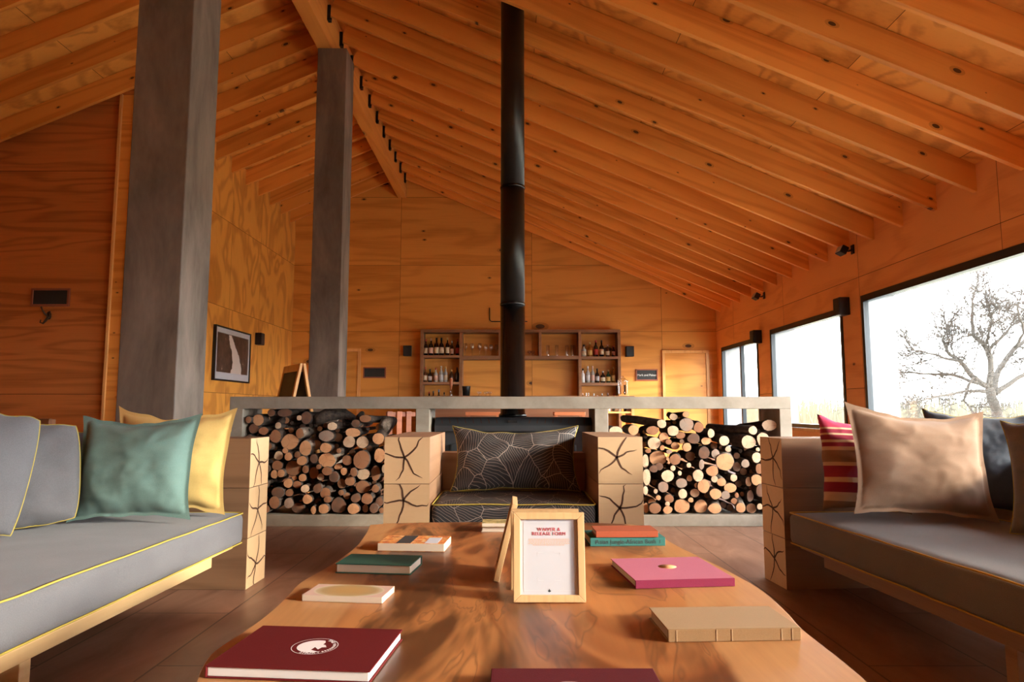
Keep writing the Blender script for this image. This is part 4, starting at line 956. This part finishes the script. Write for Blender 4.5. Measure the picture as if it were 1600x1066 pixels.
part('emblem', MB().lathe([(.022, 0), (.022, .0003)], 24, (0, hd * .1, th)), 'emblem_gold', t, label='small gold emblem'); t.children[-1].scale = (1.0, 1, 1)
t, hw, hd, th = book((1043, 984), (1250, 981), (1004, 950), .021, 'tan_cloth', 'tan cloth hardback with banded spine, nearest right on the table', '-', spine_mat='tan_spine_cloth')
for x in (-.88, -.28, -.05, .70, .86): part('spine_band', MB().box(hw * x, hw * x + .002, -hd - .0038, -hd - .0028, .001, th - .001), 'tan_cloth', t)
# --- framed notices
def frame(name, label, w_, h_, face_mat, loc, rotz, lean, cat='picture frame'):
    t = thing(name, label, cat, loc, 0); t.rotation_euler = (Matrix.Rotation(rotz, 3, 'Z') @ Matrix.Rotation(-lean, 3, 'X')).to_euler()
    b_ = .0145; dp = .013; fm = MB()
    o4 = [(-w_ / 2, 0), (w_ / 2, 0), (w_ / 2, h_), (-w_ / 2, h_)]; i4 = [(-w_ / 2 + b_, b_), (w_ / 2 - b_, b_), (w_ / 2 - b_, h_ - b_), (-w_ / 2 + b_, h_ - b_)]
    for k in range(4):
        a, c, d, e = o4[k], o4[(k + 1) % 4], i4[(k + 1) % 4], i4[k]; vs = [(p[0], y, p[1]) for y in (0, dp) for p in (a, c, d, e)]
        fm.add(vs, [(0, 1, 2, 3), (7, 6, 5, 4), (0, 4, 5, 1), (2, 6, 7, 3), (1, 5, 6, 2), (0, 3, 7, 4)], 0, k + 1)
    part('frame_moulding', fm, 'pale_frame_wood', t, .001)
    part('print', MB().box(-w_ / 2 + b_ - .001, w_ / 2 - b_ + .001, .007, .009, b_ - .001, h_ - b_ + .001), face_mat, t, label='white printed sheet')
    part('backing', MB().box(-w_ / 2 + b_ - .001, w_ / 2 - b_ + .001, .0092, .011, b_ - .001, h_ - b_ + .001), 'tan_cloth', t)
    return t
q = atZ(859, 943, ZT); qt = atY(857, 802, q.y + .022); hh = (Vector((0, qt.y, qt.z)) - Vector((0, q.y, q.z))).length; ww = (912.7 - 806) / FPX * q.y * 1.0 / math.cos(PITCH) * 1.02
lean = math.atan2(.022, qt.z - q.z); FR = frame('notice_frame', 'pale wood frame with the waiver and release form notice, facing the camera', ww, hh, 'paper_white', (q.x, q.y, ZT + .0015), R(0), lean)
ts = ww / .123
text_part('notice_title', 'WAIVER &', .0098, 'text_red', FR, (0, .0066, hh * .805), (R(90), 0, 0), 1.12); text_part('notice_title', 'RELEASE FORM', .0098, 'text_red', FR, (0, .0066, hh * .755), (R(90), 0, 0), 1.12)
ln = MB(); rn = random.Random(1)
for k in range(5):
    z = hh * (.695 - .0165 * k); wl = (.035, .036, .034, .036, .028)[k] * ts; x = -wl
    while x < wl - .002: l = rn.uniform(.002, .006); ln.box(x, min(x + l, wl), .0064, .0068, z - .0007, z + .0007); x += l + .0012
part('small_print', ln, 'text_orange', FR)
ln = MB(); a = ww / 2 - .021; b0, b1 = hh * .125, hh * .885
ln.box(-a, a, .0064, .0068, b1, b1 + .0005).box(-a, -a + .0005, .0064, .0068, b0, b1).box(a - .0005, a, .0064, .0068, b0, b1).box(-a, -.008, .0064, .0068, b0, b0 + .0005).box(.008, a, .0064, .0068, b0, b0 + .0005)
for s in (-1, 1):
    for z, dz in ((hh * .545, -1), (hh * .235, 1)): ln.box(min(s * .024, s * .012), max(s * .024, s * .012), .0064, .0068, z, z + .0006).box(min(s * .024, s * .0234), max(s * .024, s * .0234), .0064, .0068, min(z, z + dz * .005), max(z, z + dz * .005))
part('border_lines', ln, 'line_grey', FR)
lm = MB().add([(0, .0066, hh * .105), (.004, .0066, hh * .12), (.002, .0066, hh * .125), (0, .0066, hh * .145), (-.002, .0066, hh * .125), (-.004, .0066, hh * .12)], [(0, 1, 2, 3, 4, 5)]); part('leaf_mark', lm, 'text_black', FR)
q = atZ(769, 911, ZT); F2 = frame('notice_frame', 'pale wood frame seen edge-on, leaning left of the waiver notice', ww, hh, 'paper_white', (q.x + .003, q.y + ww / 2, ZT + .004), R(-90), R(14))
st = MB().tube([(0, .018, hh * .62), (0, .066, .017)], .004, 6); part('easel_leg', st, 'shelf_wood', F2)
F3 = frame('notice_frame', 'pale wood frame facing away behind the waiver notice', ww, hh, 'paper_white', (FR.location.x - .006, FR.location.y + .115, ZT + .0015), R(180), R(9))

# ================================================================ WALL THINGS
def chalkboard(label, cx, cz, w_, h_, txt=None, y=YB):
    t = thing('chalkboard_sign', label, 'sign', (cx, y - .001, cz)); f = .022; m = MB()
    m.box(-w_ / 2, w_ / 2, -.022, 0, -h_ / 2, -h_ / 2 + f).box(-w_ / 2, w_ / 2, -.022, 0, h_ / 2 - f, h_ / 2).box(-w_ / 2, -w_ / 2 + f, -.022, 0, -h_ / 2 + f, h_ / 2 - f).box(w_ / 2 - f, w_ / 2, -.022, 0, -h_ / 2 + f, h_ / 2 - f)
    part('frame', m, 'board_frame', t, .002); part('slate', MB().box(-w_ / 2 + f, w_ / 2 - f, -.010, 0, -h_ / 2 + f, h_ / 2 - f), 'blackboard', t)
    if txt: text_part('chalk_writing', txt, h_ * .27, 'chalk', t, (0, -.0106, -.005), (R(90), 0, R(0)), .95)
    return t
def pxbox(x0, y0, x1, y1, yy): a, b_ = atY(x0, y0, yy), atY(x1, y1, yy); return (a.x + b_.x) / 2, (a.z + b_.z) / 2, b_.x - a.x, a.z - b_.z
a, b_, c, d = pxbox(51, 451, 109, 479, YP); chalkboard('small blank chalkboard on the dark partition above the bronze hook', a, b_, c, d, None, YP)
a, b_, c, d = pxbox(568, 574, 603, 591, YB); chalkboard('small blank chalkboard on the back wall left of the bottle shelves', a, b_, c, d)
a, b_, c, d = pxbox(993, 577, 1028, 595, YB); chalkboard('small chalkboard with white handwriting on the back wall right of the shelves', a, b_, c, d, 'Mark and Palout')
q = atY(77, 495, YP); hk = thing('coat_hook', 'bronze two-armed coat hook on the dark partition under the chalkboard', 'hook', (q.x, YP - .002, q.z))
part('hook_plate', MB().lathe([(.02, -.012), (.024, 0)], 12, (0, 0, 0), axis='Y'), 'bronze', hk)
part('hook_arm', MB().tube([(0, -.01, .0), (-.03, -.03, .03), (-.045, -.05, .07), (-.05, -.06, .10)], [.013, .010, .008, .010], 8), 'bronze', hk)
part('hook_arm', MB().tube([(0, -.01, .0), (.015, -.04, .04), (.035, -.05, .05), (.045, -.04, .01)], [.013, .012, .010, .006], 8), 'bronze', hk)
part('hook_arm', MB().tube([(0, -.01, .0), (-.01, -.04, -.05), (-.02, -.06, -.08), (-.05, -.06, -.07), (-.045, -.06, -.04)], [.016, .013, .011, .008, .006], 8), 'bronze', hk)
part('hook_arm', MB().tube([(0, -.01, -.02), (.03, -.04, -.03), (.05, -.05, -.02)], [.010, .008, .005], 8), 'bronze', hk)
def speaker(label, loc, w_, d_, h_, rotz=0):
    t = thing('wall_speaker', label, 'speaker', loc, rotz); part('cabinet', MB().box(-w_ / 2, w_ / 2, -d_, 0, -h_ / 2, h_ / 2), 'black_metal', t, .006); part('grille', MB().box(-w_ / 2 + .008, w_ / 2 - .008, -d_ - .004, -d_, -h_ / 2 + .008, h_ / 2 - .008), 'stove_iron', t, .003)
for a, lab in (((630, 540, 642, 556), 'small black speaker on the back wall left of the bottle shelves'), ((978, 541, 991, 557), 'small black speaker on the back wall right of the bottle shelves')):
    x, z, w_, h_ = pxbox(*a, YB - .12); speaker(lab, (x, YB - .002, z), w_, .12, h_)
q = atX(401, 530, XP); speaker('small black speaker on the left wall beside the framed photograph', (XP + .001, q.y, q.z), .15, .10, .19, R(90))
q = atX(1187, 527, XR); speaker('black speaker on the right wall beside the glazed door', (XR - .001, q.y - .02, q.z), .16, .13, .20, R(-90))
q = atX(1322, 480, XR); speaker('black speaker on the right wall at the corner of the middle window', (XR - .001, q.y - .02, q.z), .15, .12, .20, R(-90))
def flood(label, px, py):
    q = atX(px, py, XR - .10); t = thing('flood_lamp', label, 'lamp', (XR - .001, q.y, q.z))
    part('bracket', MB().box(-.012, 0, -.03, .03, -.05, .05).tube([(-.01, 0, 0), (-.05, 0, -.02), (-.07, 0, -.015)], .009, 8), 'black_metal', t)
    M = Matrix.Translation((-.13, 0, -.01)) @ Matrix.Rotation(R(28), 4, 'Y')
    hd_ = MB().box(-.03, .045, -.065, .065, -.045, .045, mat=M); part('lamp_head', hd_, 'black_metal', t, .008)
    part('lens', MB().box(-.034, -.0305, -.055, .055, -.036, .036, mat=M), 'lamp_face', t)
flood('black floodlight under the rafters above the middle window', 1319, 390); flood('farther black floodlight under the rafters above the glazed door', 1184, 462)
# framed photograph on the left wall
p0 = atX(331, 560, XP); p1 = atX(387, 560, XP); zt_ = atX(331, 506, XP).z; zb_ = atX(331, 594, XP).z
t = thing('framed_photograph', 'black-framed sepia landscape photograph with white mat on the left wall', 'picture', (XP + .001, (p0.y + p1.y) / 2, zb_)); Wp = p1.y - p0.y; Hp = zt_ - zb_; f = .022
m = MB().box(0, .045, -Wp / 2, Wp / 2, 0, f).box(0, .045, -Wp / 2, Wp / 2, Hp - f, Hp).box(0, .045, -Wp / 2, -Wp / 2 + f, f, Hp - f).box(0, .045, Wp / 2 - f, Wp / 2, f, Hp - f); part('frame', m, 'black_metal', t, .003)
part('mat_board', MB().box(0, .030, -Wp / 2 + f, Wp / 2 - f, f, Hp - f), 'paper_white', t)
pt_ = part('photo', MB().box(0, .001, -Wp / 2 + .075, Wp / 2 - .075, 0, Hp - .21), 'photo_print', t, loc=(.0305, 0, .12))
# A-frame chalkboard
q = atY(460, 571, 6.4); t = thing('a_frame_board', 'wood-framed A-frame chalkboard standing behind the left end of the hearth', 'sign', (q.x, 6.4, 0), R(-58)); zz = q.z
for s, nm in ((-1, 'front_panel'), (1, 'rear_panel')):
    a = math.atan2(.24, zz); M = Matrix.Translation((0, s * .012, zz)) @ Matrix.Rotation(s * a, 4, 'X'); Lp = zz / math.cos(a); m = MB(); fw = .05; wd = .30
    m.box(-wd, -wd + fw, -.012, .012, -Lp, 0, mat=M).box(wd - fw, wd, -.012, .012, -Lp, 0, mat=M).box(-wd + fw, wd - fw, -.012, .012, -.07, 0, mat=M).box(-wd + fw, wd - fw, -.012, .012, -Lp + .15, -Lp + .22, mat=M)
    pp = part(nm, m, 'trim_pine', t, .002); part('slate', MB().box(-wd + fw, wd - fw, -.006, .006, -Lp + .22, -.07, mat=M), 'blackboard', pp)
# bent steel rod behind the flue
ybr = YB - .03; pts = [atY(765, 481, ybr), atY(765, 500, ybr), atY(768, 502.5, ybr), atY(824, 502.5, ybr)]; b0 = pts[0].copy()
solid('steel_rod_bracket', MB().tube([p - b0 for p in pts], .010, 6), 'black_metal', 'thin bent steel rod on the back wall, crossing behind the flue', 'bracket', b0)

# ================================================================ BAR
ysf = 12.30
def sx(px): return atY(px, 560, ysf).x
def sz(py): return atY(800, py, ysf).z
bs = thing('bar_shelving', 'brown wooden shelving unit for bottles and glasses on the back wall', 'shelving', (sx(812), ysf, 0)); bx0 = bs.location.x
dp = YB - ysf - .003
def board(nm, x0, x1, z0, z1): return part(nm, MB().box(x0 - bx0, x1 - bx0, 0, dp, z0, z1), 'shelf_wood', bs, .002)
zT, zT2 = sz(515), sz(519.5)
for a, b_ in ((656.5, 661), (717.5, 722.5), (904, 908.5), (965.5, 970)): board('upright', sx(a), sx(b_), 0, zT2 - .001)
for a, b_ in ((779, 782), (842, 846)): board('upright', sx(a), sx(b_), sz(558), zT2 - .001)
board('top_board', sx(656.5), sx(970), zT2, zT)
sh = {}
for a, b_, t0, t1, k in ((661, 717.5, 555, 559, 'l1'), (661, 717.5, 597, 601, 'l2'), (661, 717.5, 637, 641, 'l3'), (722.5, 904, 556, 561.5, 'm1'), (908.5, 965.5, 557, 561, 'r1'), (908.5, 965.5, 598, 602.5, 'r2'), (908.5, 965.5, 638, 642, 'r3')):
    board('shelf_board', sx(a) + .001, sx(b_) - .001, sz(t1), sz(t0)); sh[k] = sz(t0) + .001
def bottle(px, shelf, py_top, glass, lab, cap, wide=1.0, desc=None, loc=None, hgt=None):
    x = sx(px) if loc is None else loc[0]; y = ysf + .12 if loc is None else loc[1]; z0 = sh[shelf] if loc is None else loc[2]
    h_ = hgt or (atY(800, py_top, y).z - z0); r = .040 * wide; t = thing('bottle', desc, 'bottle', (x, y, z0), 0, 'bottles on the bar shelves')
    part('glass_body', MB().lathe([(r * .9, 0), (r, .006), (r, h_ * .55), (r * .85, h_ * .63), (r * .38, h_ * .72), (r * .34, h_ * .90)], 14), 'bottle_' + glass, t)
    part('cap', MB().lathe([(r * .38, h_ * .86), (r * .38, h_)], 10), 'label_' + cap, t)
    if lab: part('paper_label', MB().lathe([(r * 1.02, h_ * .12), (r * 1.02, h_ * .46)], 14), 'label_' + lab, t)
    return t
B = [('l1', [(664, 530, 'dark', 'cream', 'red', .85), (672, 529, 'dark', 'pink', 'pink', 1.05), (680.5, 528, 'dark', 'cream', 'black', 1.1), (688.5, 528, 'dark', 'cream', 'black', 1.1), (698, 528, 'dark', 'cream', 'gold', .9), (705, 533, 'brown', 'pink', 'silver', .75), (714, 530, 'dark', 'red', 'red', .85)]),
     ('l2', [(663.5, 574, 'brown', 'cream', 'red', .8), (671, 577, 'dark', 'silver', 'black', .95), (680, 575, 'clear', 'pink', 'red', 1), (688.5, 572, 'clear', 'silver', 'silver', 1), (695.5, 573, 'clear', 'cream', 'gold', .9), (704.5, 578, 'brown', None, 'gold', 1), (713.5, 574, 'dark', None, 'black', .9)]),
     ('l3', [(670, 612, 'dark', None, 'red', .8), (676.5, 611, 'dark', None, 'black', .8), (685, 609, 'dark', None, 'blue', .9), (693.5, 613, 'clear', None, 'black', .8)]),
     ('r1', [(913.5, 539, 'clear', 'cream', 'black', 1.15), (923, 535, 'amber', 'gold', 'gold', 1.1), (932.5, 532, 'dark', 'red', 'red', 1), (941.5, 532, 'dark', 'cream', 'black', 1), (951, 539, 'brown', 'cream', 'pink', .85), (960, 540, 'dark', 'pink', 'red', .75)]),
     ('r2', [(911.5, 576, 'white', None, 'black', .95), (919.5, 572, 'clear', 'silver', 'silver', .95), (927, 572, 'clear', 'pink', 'pink', .85), (934, 576, 'dark', 'silver', 'black', .95), (943, 580, 'dark', 'cream', 'silver', 1.1), (951.5, 578, 'green', 'gold', 'gold', 1), (959.5, 573, 'amber', 'gold', 'gold', .85)]),
     ('r3', [(911, 614.5, 'dark', None, 'pink', .7), (916.5, 614, 'white', None, 'silver', .7), (920, 614, 'white', None, 'silver', .7), (928.5, 615, 'clear', None, 'silver', .8), (934, 618, 'clear', None, 'silver', .7), (941.5, 615, 'dark', None, 'silver', .8), (950.5, 614, 'dark', None, 'pink', .9), (960, 615, 'dark', None, 'red', .7)])]
SN = {'l1': 'left bay top shelf', 'l2': 'left bay second shelf', 'l3': 'left bay third shelf', 'r1': 'right bay top shelf', 'r2': 'right bay second shelf', 'r3': 'right bay third shelf'}
for k, lst in B:
    for i, (px, pt, g, lb, cp_, wd) in enumerate(lst):
        bottle(px, k, pt, g, lb, cp_, wd, '%s bottle, %s cap%s, %s from left, %s' % ({'white': 'white', 'clear': 'clear', 'amber': 'amber', 'dark': 'dark', 'green': 'green', 'brown': 'brown'}[g], cp_, ', %s label' % lb if lb else '', ordn(i + 1), SN[k]))
def glass(px, z0, kind, h_, label, grp, y=ysf + .12):
    r = .038; prof = [(.032, 0), (.032, .003), (.005, .008), (.004, h_ * .42), (.012, h_ * .46), (r, h_ * .66), (r * .98, h_ * .8), (r * .8, h_)] if kind == 'wine' else [(.026, 0), (.027, .004), (.024, h_ * .2), (.036, h_)]
    n = len(prof); m = MB().lathe(prof, 14)
    solid('wine_glass' if kind == 'wine' else 'beer_glass', m, 'clear_glass', label, 'glass', (atY(px, 560, y).x, y, z0), group=grp)
for i, px in enumerate((727, 737.5, 749.5, 759, 767, 775.5)): glass(px, sh['m1'], 'wine', .235 if i < 3 else .21, 'stemmed wine glass, %s from left beside the left bottle bay' % ordn(i + 1), 'wine glasses on the bar shelf')
for i, px in enumerate((827, 833)): glass(px, sh['m1'], 'wine', .10, 'short glass, %s in the dark bay right of the flue' % ['left one', 'right one'][i], 'short glasses right of the flue')
for i, px in enumerate((856, 870, 886, 894.5)): glass(px, sh['m1'], 'beer', .20, 'tall slim beer glass, %s from left in the bay right of the flue' % ordn(i + 1), 'tall beer glasses on the bar shelf')
# bar counter
yc = 10.5; cxa, cxb = atY(655, 640, yc).x, atY(992, 640, yc).x; zc = atY(975, 619, yc + .2).z
ct = thing('bar_counter', 'long wooden bar counter in front of the bottle shelves', 'counter', ((cxa + cxb) / 2, yc, 0)); hw = (cxb - cxa) / 2
part('worktop', MB().box(-hw, hw, 0, .6, zc - .04, zc), 'shelf_wood', ct, .004)
part('front_panel', MB().box(-hw + .02, hw - .48, .05, .08, 0, zc - .041), 'dark_bench_wood', ct)
part('end_panel', MB().box(-hw + .02, -hw + .05, .08, .58, 0, zc - .041), 'dark_bench_wood', ct)
for x in (hw - .47, hw - .05): part('shelf_upright', MB().box(x, x + .045, .02, .58, 0, zc - .041), 'trim_pine', ct, .002)
for z in (.25, .52, .80): part('open_shelf', MB().box(hw - .424, hw - .051, .03, .58, z, z + .03), 'trim_pine', ct, .002)
for i, x in enumerate((hw - .38, hw - .31, hw - .22, hw - .13)): solid('cup', MB().lathe([(.022, 0), (.03, .08)], 12), 'bottle_dark' if i % 2 else 'bottle_white', '%s cup, %s from left on the upper open shelf of the counter' % ('dark' if i % 2 else 'white', ordn(i + 1)), 'cup', (ct.location.x + x, yc + .12, .831), group='cups on the counter shelf')
# things on the counter
q = atY(704.5, 618, yc + .25); t = thing('beer_tap', 'beer tap with red-brown handle on the bar counter', 'tap', (q.x, yc + .25, zc)); hh2 = atY(705, 591, yc + .25).z - zc
part('tap_column', MB().lathe([(.03, 0), (.022, .02), (.020, hh2 * .35)], 12), 'steel', t); part('tap_handle', MB().lathe([(.012, hh2 * .35), (.022, hh2 * .6), (.030, hh2 * .9), (.018, hh2)], 12), 'stool_wood', t); part('tap_spout', MB().tube([(0, 0, hh2 * .3), (0, -.07, hh2 * .3), (0, -.08, hh2 * .2)], .009, 8), 'steel', t)
q = atY(728.5, 618, yc + .2); hb = atY(728, 603.5, yc + .2).z - zc; t = thing('ice_bucket', 'black round ice bucket on the counter left of the flue', 'bucket', (q.x, yc + .2, zc)); part('bucket', MB().lathe([(.055, 0), (.065, hb * .9), (.066, hb)], 20), 'black_metal', t); part('rim', MB().lathe([(.067, hb * .93), (.069, hb * .96), (.067, hb)], 20), 'stove_iron', t)
for i, px in enumerate((749, 759.5, 765.5)):
    glass(px, zc, 'wine', .07, 'small stemmed glass standing on the counter, %s right of the bucket' % ordn(i + 1), 'small glasses on the counter', yc + .2)
yd = yc + .2; q = atY(973.5, 618, yd); k = yd / FPX; H1 = 31 * k * 1.01
t = thing('drink_dispenser', 'clear glass drink dispenser with tap at the right end of the counter', 'dispenser', (q.x, yd, zc))
part('stand', MB().box(-.08, .08, -.08, .08, 0, .02), 'trim_pine', t, .003); part('jar', MB().lathe([(.07, .021), (.078, .04), (.08, H1 * .70), (.085, H1 * .74)], 20), 'clear_glass', t); part('lid', MB().lathe([(.09, H1 * .745), (.09, H1 * .78), (.05, H1 * .84), (.045, H1 * .9), (.015, H1 * .93), (.02, H1)], 20), 'clear_glass', t)
part('spigot', MB().tube([(0, -.075, .06), (0, -.12, .06), (0, -.125, .04)], .010, 8), 'steel', t); part('infuser', MB().lathe([(.016, .022), (.016, H1 * .55)], 10, (.03, 0, 0)), 'bronze', t)
# bar stools
def stool(px0, px1, y, label):
    a, b_ = atY(px0, 646, y), atY(px1, 646, y); t = thing('bar_stool', label, 'stool', ((a.x + b_.x) / 2, y, 0), 0, 'bar stools at the counter'); w_ = (b_.x - a.x) / 2; zs_ = atY(800, 644, y).z
    part('seat', MB().box(-w_, w_, 0, .36, zs_ - .05, zs_), 'stool_wood', t, .006)
    for x in (-w_ + .01, w_ - .05):
        for yy in (.01, .31): part('leg', MB().box(x, x + .04, yy, yy + .04, 0, zs_ - .051), 'stool_wood', t, .002)
    part('footrest', MB().box(-w_ + .051, w_ - .051, .02, .04, .22, .25), 'stool_wood', t)
stool(727, 781, 9.7, 'red-brown bar stool seen just left of the flue above the stove'); stool(866, 915, 9.7, 'red-brown bar stool seen right of the flue above the stove')
# chair behind the left pile
yk = 8.8; q = atY(640, 640, yk); t = thing('wooden_chair', 'orange wooden chair with slatted back behind the left firewood pile', 'chair', (q.x, yk, 0), R(25)); zk = atY(640, 643, yk).z
for x in (-.19, -.06, .07): part('back_slat', MB().box(x, x + .07, .38, .40, .46, zk), 'stool_wood', t, .004)
part('seat', MB().box(-.2, .2, 0, .42, .42, .455), 'stool_wood', t, .004); part('top_rail', MB().box(-.2, .2, .401, .42, zk - .07, zk - .01), 'stool_wood', t, .003)
for x in (-.2, .16):
    for yy in (0, .36): part('leg', MB().box(x, x + .04, yy, yy + .04, 0, .419), 'stool_wood', t)
